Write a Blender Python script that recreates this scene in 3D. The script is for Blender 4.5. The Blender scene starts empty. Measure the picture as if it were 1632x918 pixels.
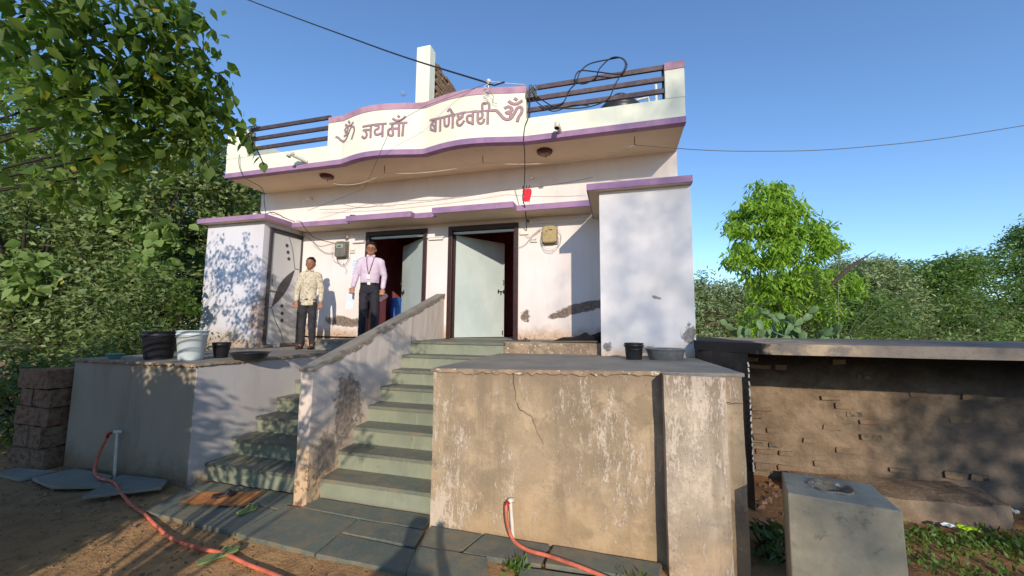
import bpy, bmesh, math, random
import numpy as np
from mathutils import Vector, Matrix, noise as mnoise
random.seed(7); RNG = np.random.default_rng(11)
SC = bpy.context.scene
COL = SC.collection
R = math.radians

# ------------------------------------------------------------------ camera, sky, sun
cam_d = bpy.data.cameras.new('camera'); cam = bpy.data.objects.new('camera', cam_d); COL.objects.link(cam)
SC.camera = cam
cam_d.sensor_width = 36.0; cam_d.sensor_fit = 'HORIZONTAL'
cam_d.lens = 615.14 / 1632 * 36.0
cam_d.clip_start = 0.02; cam_d.clip_end = 3000
def _cam():
    a, t, r = R(15.44), R(5.551), R(0.456)
    F = Vector((-math.sin(a)*math.cos(t), math.cos(a)*math.cos(t), math.sin(t)))
    X = Vector((math.cos(a), math.sin(a), 0)); U = X.cross(F)
    x2 = X*math.cos(r) + U*math.sin(r); u2 = -X*math.sin(r) + U*math.cos(r)
    m = Matrix((x2, u2, -F)).transposed().to_4x4(); m.translation = Vector((3.079, -6.603, 0.247))
    cam.matrix_world = m
_cam()
SUN_EL, SUN_AZ = 20.0, 22.0                     # light travels towards -X and +Y
W = bpy.data.worlds.new('World'); SC.world = W; W.use_nodes = True
wn = W.node_tree.nodes; wl = W.node_tree.links; wn.clear()
sky = wn.new('ShaderNodeTexSky'); sky.sky_type = 'NISHITA'; sky.sun_disc = False
sky.sun_elevation = R(SUN_EL); sky.sun_rotation = R(180 - SUN_AZ)
sky.air_density = 1.0; sky.dust_density = 0.0; sky.ozone_density = 4.8; sky.altitude = 200
bg = wn.new('ShaderNodeBackground'); bg.inputs[1].default_value = 0.15
wo = wn.new('ShaderNodeOutputWorld'); wl.new(sky.outputs[0], bg.inputs[0]); wl.new(bg.outputs[0], wo.inputs[0])
sd = bpy.data.lights.new('sun', 'SUN'); sun = bpy.data.objects.new('sun', sd); COL.objects.link(sun)
sd.energy = 2.7; sd.angle = R(0.55); sd.color = (1.0, 0.90, 0.76)
_dir = Vector((-math.sin(R(SUN_AZ))*math.cos(R(SUN_EL)), math.cos(R(SUN_AZ))*math.cos(R(SUN_EL)), -math.sin(R(SUN_EL))))
sun.rotation_euler = _dir.to_track_quat('-Z', 'Y').to_euler(); sun.location = (5, -10, 8)
S = -_dir
SC.view_settings.view_transform = 'Standard'; SC.view_settings.look = 'None'
SC.view_settings.exposure = 0.62; SC.view_settings.gamma = 1.0
SC.render.engine = 'CYCLES'
try: SC.cycles.max_bounces = 8; SC.cycles.transparent_max_bounces = 8
except Exception: pass

# ------------------------------------------------------------------ material helpers
def lin(c):
    c = [x/255.0 for x in c]
    return tuple((x/12.92 if x <= .04045 else ((x+.055)/1.055)**2.4) for x in c) + (1.0,)
class G:
    def __init__(s, name):
        s.m = bpy.data.materials.new(name); s.m.use_nodes = True
        s.t = s.m.node_tree; s.n = s.t.nodes; s.l = s.t.links; s.n.clear()
        s.out = s.n.new('ShaderNodeOutputMaterial')
        s.p = s.n.new('ShaderNodeBsdfPrincipled'); s.l.new(s.p.outputs[0], s.out.inputs[0])
        g = s.n.new('ShaderNodeNewGeometry'); s.geo = g; s.P = g.outputs['Position']
        x = s.n.new('ShaderNodeSeparateXYZ'); s.l.new(s.P, x.inputs[0]); s.X, s.Y, s.Z = x.outputs
    def put(s, sock, v):
        if hasattr(v, 'is_output') or isinstance(v, bpy.types.NodeSocket): s.l.new(v, sock)
        else: sock.default_value = v
    def sc(s, k, v=None):
        n = s.n.new('ShaderNodeVectorMath'); n.operation = 'MULTIPLY'; s.put(n.inputs[0], v or s.P)
        n.inputs[1].default_value = k if isinstance(k, tuple) else (k, k, k); return n.outputs[0]
    def add(s, v, w):
        n = s.n.new('ShaderNodeVectorMath'); n.operation = 'ADD'; s.put(n.inputs[0], v); s.put(n.inputs[1], w); return n.outputs[0]
    def noise(s, scale=5, detail=5, rough=.55, vec=None, dist=0.0):
        n = s.n.new('ShaderNodeTexNoise'); s.put(n.inputs['Vector'], vec or s.P)
        n.inputs['Scale'].default_value = scale; n.inputs['Detail'].default_value = detail
        n.inputs['Roughness'].default_value = rough; n.inputs['Distortion'].default_value = dist; return n.outputs['Fac']
    def voro(s, scale=5, vec=None, feat='DISTANCE_TO_EDGE'):
        n = s.n.new('ShaderNodeTexVoronoi'); n.feature = feat; s.put(n.inputs['Vector'], vec or s.P)
        n.inputs['Scale'].default_value = scale; return n.outputs['Distance']
    def ma(s, op, a, b=0.0, c=0.0):
        n = s.n.new('ShaderNodeMath'); n.operation = op; s.put(n.inputs[0], a); s.put(n.inputs[1], b); s.put(n.inputs[2], c); return n.outputs[0]
    def step(s, v, lo, hi, a=0.0, b=1.0):
        n = s.n.new('ShaderNodeMapRange'); n.interpolation_type = 'SMOOTHSTEP'; s.put(n.inputs[0], v)
        s.put(n.inputs[1], lo); s.put(n.inputs[2], hi); s.put(n.inputs[3], a); s.put(n.inputs[4], b); return n.outputs[0]
    def mix(s, f, a, b, mode='MIX'):
        n = s.n.new('ShaderNodeMix'); n.data_type = 'RGBA'; n.blend_type = mode; n.clamp_factor = True
        s.put(n.inputs[0], f); s.put(n.inputs[6], a); s.put(n.inputs[7], b); return n.outputs[2]
    def blob(s, c, r, amp=.6, nscale=9.0, shear=0.0):      # 1 inside a noisy ellipse, 0 outside
        d = s.ma('DIVIDE', s.ma('SUBTRACT', s.X, c[0]), r[0]); z = s.ma('SUBTRACT', s.Z, c[2])
        if shear: z = s.ma('SUBTRACT', z, s.ma('MULTIPLY', s.ma('SUBTRACT', s.X, c[0]), shear))
        z = s.ma('DIVIDE', z, r[2]); y = s.ma('DIVIDE', s.ma('SUBTRACT', s.Y, c[1]), r[1])
        q = s.ma('SQRT', s.ma('ADD', s.ma('ADD', s.ma('MULTIPLY', d, d), s.ma('MULTIPLY', z, z)), s.ma('MULTIPLY', y, y)))
        q = s.ma('ADD', q, s.ma('MULTIPLY', s.ma('SUBTRACT', s.noise(nscale, 8, .72), .5), amp*4.2))
        return s.step(q, .86, 1.10, 1.0, 0.0)
    def bump(s, h, strength=.3, dist=.01):
        n = s.n.new('ShaderNodeBump'); n.inputs['Strength'].default_value = strength; n.inputs['Distance'].default_value = dist
        s.put(n.inputs['Height'], h); s.l.new(n.outputs[0], s.p.inputs['Normal']); return n
    def fin(s, col, rough=.85, metal=0.0, spec=.3):
        s.put(s.p.inputs['Base Color'], col); s.put(s.p.inputs['Roughness'], rough)
        s.p.inputs['Metallic'].default_value = metal; s.p.inputs['Specular IOR Level'].default_value = spec; return s.m

def plain(name, c, rough=.6, metal=0.0, spec=.4, var=.12, nscale=14, bump=.1):
    g = G(name); c1 = lin(c)
    c2 = tuple(x*(1-var) for x in c1[:3]) + (1,); c3 = tuple(min(1, x*(1+var)) for x in c1[:3]) + (1,)
    n = g.noise(nscale, 6, .6); g.bump(n, bump, .004)
    return g.fin(g.mix(g.step(n, .3, .7), c2, c3), rough, metal, spec)

def wall_paint(name, c, base_dirt=None, peel=(), floor=0.0, dirtc=(186,152,120), peelc=(140,122,108), flecks=0.0, streak=.10):
    g = G(name); c1 = lin(c)
    n1 = g.noise(1.3, 4, .5); n2 = g.noise(7, 6, .6); n3 = g.noise(60, 4, .6)
    vs = g.noise(1.0, 6, .6, vec=g.sc((7, 7, .8)))
    col = g.mix(g.step(n1, .35, .7, 0, .75), c1, tuple(x*k for x, k in zip(c1[:3], (.93,.90,.87))) + (1,))
    col = g.mix(g.step(vs, .5, .75, 0, streak*4), col, tuple(x*.80 for x in c1[:3]) + (1,))
    h = g.ma('ADD', g.ma('MULTIPLY', n3, .35), g.ma('MULTIPLY', g.noise(3.5, 3, .5), 1.6))
    if base_dirt:
        e = g.ma('ADD', g.ma('SUBTRACT', g.Z, floor), g.ma('MULTIPLY', g.ma('SUBTRACT', n2, .5), base_dirt*1.1))
        e = g.ma('ADD', e, g.ma('MULTIPLY', g.ma('SUBTRACT', n1, .5), base_dirt*1.2))
        f = g.step(e, 0.0, base_dirt, .85, 0.0)
        col = g.mix(f, col, lin(dirtc))
        f2 = g.ma('MULTIPLY', g.step(e, 0.0, base_dirt*.55, 1, 0), g.step(g.noise(16, 7, .7), .53, .57))
        col = g.mix(f2, col, lin((150,118,92))); h = g.ma('SUBTRACT', h, g.ma('MULTIPLY', f2, .6))
    if flecks:
        ff = g.ma('MULTIPLY', g.step(g.noise(17, 7, .72), .655, .675), g.step(g.ma('SUBTRACT', g.Z, floor), flecks*.4, flecks, 1, 0))
        col = g.mix(ff, col, lin(peelc)); h = g.ma('SUBTRACT', h, ff)
    for p in peel:
        b = g.blob(*p); pc = g.mix(g.step(g.noise(20, 5, .6), .4, .6), lin(peelc), lin([x*.8 for x in peelc]))
        col = g.mix(b, col, pc); h = g.ma('SUBTRACT', h, g.ma('MULTIPLY', b, 1.2))
    g.bump(h, .45, .006)
    return g.fin(col, .8, 0, .25)

def plinth_mat(name, white=.5, tint=(172,150,122), ztop=-.1):
    g = G(name)
    n1 = g.noise(1.6, 6, .62); n2 = g.noise(5, 8, .7); st = g.noise(1.0, 9, .76, vec=g.sc((24, 24, 4.5)), dist=.7); fl = g.noise(1.0, 8, .74, vec=g.sc((80, 80, 34)))
    st2 = g.noise(1.0, 6, .6, vec=g.sc((5, 5, .5)))
    col = g.mix(g.step(n1, .32, .68), lin(tint), lin([x*.80 for x in tint]))
    col = g.mix(g.step(n2, .45, .62, 0, .6), col, lin([min(255, x*1.16) for x in tint]))
    col = g.mix(g.step(st2, .46, .66, 0, .75), col, lin((134,118,98)))
    zz = g.ma('ADD', g.Z, g.ma('MULTIPLY', g.ma('SUBTRACT', n1, .5), 1.2))
    col = g.mix(g.step(zz, -1.5, -1.0, .55, 0), col, lin((190,156,114)))
    col = g.mix(g.step(g.ma('ADD', g.Z, g.ma('MULTIPLY', n2, .25)), ztop-.14, ztop+.1, 0, .6), col, lin((132,114,96)))
    left = g.step(g.ma('ADD', g.X, g.ma('MULTIPLY', n2, .9)), 2.0, 2.55, .10, 0) if white < .8 else 0.0
    patch = g.step(g.noise(1.0, 6, .65, vec=g.sc((1.5, 1.5, 1.0))), .38, .62, .67 - .12*white, .54 - .10*white)
    e = g.ma('ADD', g.ma('ADD', g.ma('MULTIPLY', st, .55), g.ma('MULTIPLY', fl, .45)), left)
    w = g.step(g.ma('SUBTRACT', e, patch), -.02, .05)
    col = g.mix(g.ma('MULTIPLY', w, .62), col, lin((216,198,178)))
    sp = g.noise(1.0, 7, .75, vec=g.sc((34, 34, 26)))
    pits = g.step(sp, .64, .69); col = g.mix(g.ma('MULTIPLY', pits, .55), col, lin((104,88,74)))
    h = g.ma('ADD', g.ma('MULTIPLY', w, .35), g.ma('MULTIPLY', g.noise(22, 8, .7), 1.2))
    h = g.ma('SUBTRACT', g.ma('ADD', h, g.ma('MULTIPLY', n2, 1.2)), g.ma('MULTIPLY', pits, .8))
    g.bump(h, .7, .010)
    return g.fin(col, .9, 0, .2)

M = {}
def build_mats():
    wallc = (232,220,214)
    M['wall'] = wall_paint('wall_pink_white', wallc, .34, [((2.50,0,.56),(.42,.5,.09),.42,5,.18), ((2.15,0,.44),(.22,.5,.06),.5,6,.2), ((-2.25,0,.30),(.42,.5,.10),.5,5,-.1), ((1.5,0,.42),(.08,.5,.10),.9,12,0)], flecks=.55)
    M['room_l'] = wall_paint('left_room_paint', (214,210,214), .5, [((-3.38,-.75,.35),(.3,.25,.5),.6,5,0)], -.15, (170,148,122), (182,162,150), .6)
    M['room_r'] = wall_paint('right_room_paint', (226,220,218), .22, [((3.55,-1.36,.62),(.06,.3,.02),.8,18,-.3), ((3.93,-1.36,.16),(.09,.3,.11),.8,12,0), ((2.93,-1.36,-.02),(.06,.3,.05),.8,12,0), ((3.42,-1.36,-.05),(.13,.3,.05),.8,10,0)], -.15, (205,172,136), (152,144,138), .5, .03)
    M['parapet'] = wall_paint('parapet_cream_paint', (234,231,208), None, streak=.10)
    M['soffit'] = wall_paint('soffit_paint', (216,196,172), None, [((3.2,0,2.95),(.3,.6,.1),.5,5,0)], peelc=(180,150,130))
    g = G('purple_trim'); n = g.noise(3, 5, .6); n2 = g.noise(1, 6, .6, vec=g.sc((12, 12, 3)))
    c = g.mix(g.step(n, .35, .7), lin((162,126,154)), lin((140,108,144))); c = g.mix(g.step(n2, .55, .75, 0, .5), c, lin((128,98,128)))
    g.bump(g.noise(50, 4), .25, .004); M['purple'] = g.fin(c, .75)
    g = G('faded_mauve_coping'); n = g.noise(4, 6, .65); c = g.mix(g.step(n, .35, .68), lin((186,146,158)), lin((158,120,138)))
    g.bump(g.noise(40, 5), .3, .005); M['mauve'] = g.fin(c, .8)
    M['letter'] = plain('letter_mauve', (165,128,135), .75, var=.1, nscale=10)
    M['letter_edge'] = plain('letter_outline', (108,88,90), .8)
    M['frame'] = plain('dark_brown_frame', (58,34,30), .45, var=.3, nscale=20, bump=.2)
    g = G('door_leaf_paint'); n = g.noise(1.2, 5, .6); n2 = g.noise(1, 6, .7, vec=g.sc((20, 20, 2)))
    c = g.mix(g.step(n, .35, .65), lin((200,209,202)), lin((184,196,190))); c = g.mix(g.step(n2, .6, .75, 0, .35), c, lin((160,165,158)))
    M['door'] = g.fin(c, .38, 0, .4); g.bump(g.noise(30, 4), .06, .003)
    M['door_dark'] = plain('dark_door_inlay', (66,62,62), .4)
    M['inside'] = plain('maroon_inside_wall', (184,98,100), .9, var=.15, nscale=3)
    g = G('kota_stone'); n = g.noise(1.8, 6, .6); n2 = g.noise(30, 6, .7); n3 = g.noise(1, 5, .6, vec=g.sc((3, 3, 14)))
    ri = g.geo.outputs['Random Per Island']
    c = g.mix(g.step(n, .3, .7), lin((114,118,102)), lin((96,101,92))); c = g.mix(g.step(n2, .4, .75, 0, .35), c, lin((150,148,128)))
    c = g.mix(g.step(g.noise(5, 7, .72), .46, .62, 0, .7), c, lin((142,124,98))); c = g.mix(g.step(g.noise(60, 5, .7), .6, .66, 0, .5), c, lin((92,84,70)))
    ob = g.n.new('ShaderNodeObjectInfo'); c = g.mix(g.ma('MULTIPLY', ob.outputs['Random'], .35), c, lin((96,102,94)))
    g.bump(g.ma('ADD', n2, g.ma('MULTIPLY', n, 2)), .35, .005); M['kota'] = g.fin(c, g.step(n2, .3, .8, .5, .75), 0, .35)
    g = G('riser_stone'); n = g.noise(1.5, 6, .6); v = g.noise(1, 7, .7, vec=g.sc((16, 16, 2.5)))
    c = g.mix(g.step(n, .3, .7), lin((146,148,126)), lin((124,128,110))); c = g.mix(g.step(v, .5, .72, 0, .55), c, lin((162,162,136)))
    c = g.mix(g.step(g.noise(9, 6, .7), .58, .72, 0, .45), c, lin((110,104,86)))
    g.bump(g.noise(35, 6, .65), .3, .005); M['riser'] = g.fin(c, .62, 0, .35)
    M['plinth'] = plinth_mat('weathered_plinth_plaster', .35)
    M['buttress'] = plinth_mat('whitewashed_buttress_plaster', 1.0, (190,172,150))
    M['plinth_grey'] = wall_paint('grey_cement_plaster', (170,156,136), .4, [], -1.5, (122,98,76), (100,86,72), streak=.35)
    M['plinth_side'] = wall_paint('stair_side_plaster', (196,190,186), .3, [], -1.5, (170,150,128), (140,128,116), 1.0, .12)
    M['stairwall'] = wall_paint('stair_parapet_plaster', (222,206,192), .9, [((.1,-2.75,-.66),(.3,.26,.30),.8,4,0), ((.1,-3.1,-1.1),(.3,.2,.2),.8,5,0)], -1.5, (204,168,126), (168,150,134), .9, .14)
    g = G('cement_top'); n = g.noise(2.2, 6, .62); c = g.mix(g.step(n, .3, .72), lin((152,142,126)), lin((126,120,110)))
    c = g.mix(g.step(g.noise(7, 6, .7), .55, .7, 0, .6), c, lin((176,150,116))); g.bump(g.noise(30, 6, .65), .4, .006); M['cement'] = g.fin(c, .85)
    g = G('broken_edge_plaster'); n = g.noise(9, 7, .7); c = g.mix(g.step(n, .4, .6), lin((168,142,114)), lin((134,116,96)))
    c = g.mix(g.step(g.noise(22, 5, .7), .58, .64), c, lin((218,204,184))); g.bump(n, .9, .015); M['edge'] = g.fin(c, .9)
    # soil
    g = G('bare_soil'); n = g.noise(.8, 6, .6); n2 = g.noise(6, 8, .68); n3 = g.noise(45, 6, .7)
    c = g.mix(g.step(n, .3, .7), lin((216,168,114)), lin((190,146,102))); c = g.mix(g.step(n2, .42, .7, 0, .6), c, lin((132,98,70)))
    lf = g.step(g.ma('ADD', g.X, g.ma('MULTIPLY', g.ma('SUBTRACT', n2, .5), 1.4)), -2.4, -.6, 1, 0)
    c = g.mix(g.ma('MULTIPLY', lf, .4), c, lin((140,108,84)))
    rt = g.step(g.ma('ADD', g.X, g.ma('MULTIPLY', g.ma('SUBTRACT', n2, .5), 1.0)), 3.8, 4.4, 0, 1)
    c = g.mix(g.ma('MULTIPLY', rt, .6), c, lin((150,108,74)))
    c = g.mix(g.step(n3, .62, .7, 0, .8), c, lin((112,88,68)))
    far = g.step(g.Y, 4, 9, 0, 1); c = g.mix(far, c, lin((120,118,72)))
    g.bump(g.ma('ADD', g.ma('MULTIPLY', n2, 2.6), n3), .9, .03); M['soil'] = g.fin(c, .95, 0, .1)
    # brick
    def brick(name, a, b, dark):
        g = G(name); ob = g.n.new('ShaderNodeObjectInfo'); r = ob.outputs['Random']
        c = g.mix(r, lin(a), lin(b)); c = g.mix(g.step(g.ma('FRACT', g.ma('MULTIPLY', r, 7.31)), .78, .8), c, lin(dark))
        c = g.mix(g.step(g.noise(18, 6, .7), .40, .54, 0, .88), c, lin((136,115,92)))
        g.bump(g.noise(40, 6, .7), .7, .008); return g.fin(c, .92, 0, .15)
    M['brick'] = brick('worn_brick', (132,98,76), (122,104,84), (80,72,64))
    M['brick_dark'] = brick('reddish_brick', (128,80,62), (106,70,58), (72,58,50))  # dark reddish brown of the pier blocks themselves
    M['brick_roof'] = brick('raw_brick', (146,108,80), (120,88,68), (90,68,54))
    g = G('mud_mortar_wall'); n = g.noise(3, 7, .65); n2 = g.noise(14, 7, .7)
    c = g.mix(g.step(n, .35, .65), lin((150,128,104)), lin((126,106,86))); c = g.mix(g.step(n2, .5, .7, 0, .6), c, lin((118,98,78)))
    rs = g.step(g.ma('ADD', g.X, g.noise(1.4, 4)), 6.2, 7.6, 0, .7); c = g.mix(rs, c, lin((96,90,86))); c = g.mix(g.step(g.ma('ADD', g.Z, g.ma('MULTIPLY', n, .3)), -.42, .02, 0, .93), c, lin((38,32,30)))  # near-black top paints in the roof overhang's shade; right end greyer and darker
    g.bump(g.ma('ADD', n2, n), .9, .03); M['mortar'] = g.fin(c, .95, 0, .1)
    g = G('streaked_dark_cement'); n = g.noise(4, 7, .65); v = g.noise(1, 6, .65, vec=g.sc((10, 10, 1)))  # near-black cement with paler vertical streaks
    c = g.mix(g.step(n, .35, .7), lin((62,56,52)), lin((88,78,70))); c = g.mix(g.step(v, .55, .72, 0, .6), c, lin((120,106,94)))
    g.bump(g.noise(30, 6), .5, .008); M['dark_cement'] = g.fin(c, .92, 0, .15)
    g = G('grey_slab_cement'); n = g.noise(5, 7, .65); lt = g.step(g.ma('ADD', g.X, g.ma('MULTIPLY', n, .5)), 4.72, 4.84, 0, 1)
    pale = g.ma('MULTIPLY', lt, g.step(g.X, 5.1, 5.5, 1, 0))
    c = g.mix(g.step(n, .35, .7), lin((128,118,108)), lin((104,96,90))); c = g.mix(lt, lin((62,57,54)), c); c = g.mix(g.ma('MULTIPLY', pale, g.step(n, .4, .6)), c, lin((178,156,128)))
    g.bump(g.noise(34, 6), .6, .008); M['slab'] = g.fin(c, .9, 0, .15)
    g = G('concrete_block_grey'); n = g.noise(4, 7, .65); v = g.noise(1, 6, .7, vec=g.sc((22, 22, 5)))
    c = g.mix(g.step(n, .3, .7), lin((176,164,138)), lin((148,138,118))); c = g.mix(g.step(v, .68, .71, 0, .8), c, lin((196,190,176)))
    c = g.mix(g.step(g.noise(11, 6, .7), .56, .68, 0, .5), c, lin((100,92,80))); g.bump(g.noise(40, 6), .45, .006); M['block'] = g.fin(c, .88)
    M['metal'] = plain('rail_dark_metal', (86,70,70), .5, .3, var=.25, nscale=12)
    M['bar_l'] = M['metal']
    M['cable'] = plain('black_cable', (34,32,34), .5)
    M['wire_w'] = plain('white_wire', (205,200,190), .5)
    M['wire_g'] = plain('grey_wire', (96,90,86), .5)
    M['hose'] = plain('orange_rubber_hose', (206,108,82), .6, var=.28, nscale=11)
    M['red'] = plain('red_tap_plastic', (180,40,36), .4)
    M['pvc'] = plain('white_pvc', (214,206,190), .45, var=.12, nscale=9)
    M['steel'] = plain('dull_steel', (150,148,142), .35, .8)
    M['black_plastic'] = plain('black_plastic', (38,38,42), .42)
    M['white_plastic'] = plain('white_bucket_plastic', (206,214,214), .4, var=.05)
    M['tank'] = plain('black_water_tank', (44,44,48), .38, var=.2)
    M['tank_txt'] = plain('tank_lettering', (150,150,150), .5)
    M['zinc'] = plain('grey_metal_basin', (132,134,134), .42, .4, var=.15)
    M['green_bowl'] = plain('sea_green_plastic', (110,160,150), .4)
    M['mat_cloth'] = plain('ochre_floor_mat', (186,120,66), .9, var=.25, nscale=10, bump=.5)
    M['green_rubber'] = plain('green_slipper', (112,128,76), .7)
    M['brown_rubber'] = plain('brown_slipper', (70,54,46), .6)
    M['cloth_black'] = plain('black_cloth', (24,23,25), .95, var=.3)
    M['cloth_red'] = plain('red_cloth', (214,48,62), .85)
    M['cloth_pink'] = plain('pink_cloth', (226,170,160), .9)
    M['blue'] = plain('blue_drum_plastic', (34,80,150), .4)
    M['wood'] = plain('weathered_stick', (112,88,64), .8)
    M['meter_y'] = plain('ochre_meter_cover', (168,146,98), .45, var=.2, nscale=24)
    M['meter_g'] = plain('grey_meter_body', (110,104,94), .4, var=.2)
    M['glass_y'] = plain('meter_window', (150,160,140), .2, spec=.6)
    M['switch'] = plain('switchboard_white', (222,214,198), .5)
    M['dark'] = plain('dark_hole', (26,22,22), .8)
    M['lamp_red'] = plain('maroon_lamp_rim', (92,38,34), .5)
    M['lamp_glass'] = plain('dull_lamp_bowl', (128,104,90), .3)
    M['paper'] = plain('paper_notice', (214,222,228), .7, var=.05)
    M['ink'] = plain('paper_ink', (120,126,140), .8)
    M['chip'] = plain('leaf_litter', (120,98,66), .9, var=.3)
    M['stone'] = plain('rubble_stone', (140,108,84), .9, var=.3, nscale=8, bump=.5)
    M['litter_w'] = plain('white_litter', (214,222,214), .5)
    M['litter_g'] = plain('yellow_green_packet', (176,214,40), .4)
    M['skin'] = plain('brown_skin', (166,112,84), .55, var=.08)
    M['skin2'] = plain('brown_skin_dark', (156,104,78), .55, var=.08)
    M['hair'] = plain('black_hair', (20,18,18), .6)
    g = G('lavender_striped_shirt'); st = g.ma('FRACT', g.ma('MULTIPLY', g.noise(1.5, 2), 9))
    M['shirt1'] = g.fin(g.mix(g.step(g.noise(6, 5), .35, .65), lin((214,192,204)), lin((196,174,190))), .85); g.bump(g.noise(14, 4), .4, .01)
    g = G('beige_printed_shirt'); n = g.noise(26, 5, .7); c = g.mix(g.step(n, .48, .6), lin((208,194,168)), lin((164,148,120)))
    M['shirt2'] = g.fin(c, .88); g.bump(g.noise(14, 4), .4, .01)
    M['trouser1'] = plain('charcoal_trousers', (42,40,46), .85)
    M['trouser2'] = plain('dark_grey_jeans', (52,48,50), .9, var=.35, nscale=7)
    M['shoe'] = plain('black_shoe', (24,22,22), .4)
    M['belt'] = plain('black_belt', (22,20,20), .4)
    M['lanyard'] = plain('maroon_lanyard', (96,40,44), .8)
    M['eye_w'] = plain('eye_white', (210,204,196), .3); M['eye_b'] = plain('eye_iris', (30,20,16), .2)
    M['lip'] = plain('lip_brown', (122,68,60), .5)
    M['bark'] = plain('tree_bark', (84,70,56), .95, var=.35, nscale=12, bump=.9)
    M['bark_dark'] = plain('dark_bark', (52,44,38), .95, var=.35, nscale=12, bump=.9)
    M['cactus'] = plain('grey_green_cactus', (98,124,78), .6, var=.2, nscale=6)
    M['dry_frond'] = plain('dry_palm_frond', (120,104,80), .85, var=.3)
    M['spathe'] = plain('dark_spathe', (72,58,52), .8)
def leafmat(name, a, b, tr=.35, yellow=0.0, rough=.5):
    g = G(name); ri = g.geo.outputs['Random Per Island']
    c = g.mix(ri, lin(a), lin(b))
    if yellow: c = g.mix(g.step(g.ma('FRACT', g.ma('MULTIPLY', ri, 17.3)), 1-yellow, 1-yellow+.01), c, lin((176,160,60)))
    g.fin(c, rough, 0, .35)
    t = g.n.new('ShaderNodeBsdfTranslucent'); mx = g.n.new('ShaderNodeMixShader'); mx.inputs[0].default_value = tr
    c2 = g.mix(.5, c, lin((150,190,50))); g.l.new(c2, t.inputs[0]); g.l.new(g.p.outputs[0], mx.inputs[1]); g.l.new(t.outputs[0], mx.inputs[2]); g.l.new(mx.outputs[0], g.out.inputs[0])
    return g.m
build_mats()
M['leaf_near'] = leafmat('peepal_leaf', (74,100,44), (116,136,62), .5, .02)
M['leaf_left'] = leafmat('mixed_thicket_leaf', (80,102,56), (144,156,98), .25, .01)
M['leaf_left2'] = leafmat('dark_thicket_leaf', (72,92,50), (112,126,74), .25)
M['leaf_bright'] = leafmat('bright_young_leaf', (124,164,48), (156,190,66), .4)
M['leaf_bush'] = leafmat('acacia_leaf', (66,98,46), (124,148,78), .3)
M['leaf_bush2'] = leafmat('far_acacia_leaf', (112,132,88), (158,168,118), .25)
M['leaf_low'] = leafmat('low_shrub_leaf', (104,130,62), (140,158,90), .3)
M['leaf_grass'] = leafmat('ground_weed_leaf', (74,102,44), (108,134,58), .3)
M['frond'] = leafmat('palm_leaflet', (84,104,60), (126,136,90), .25)

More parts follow.
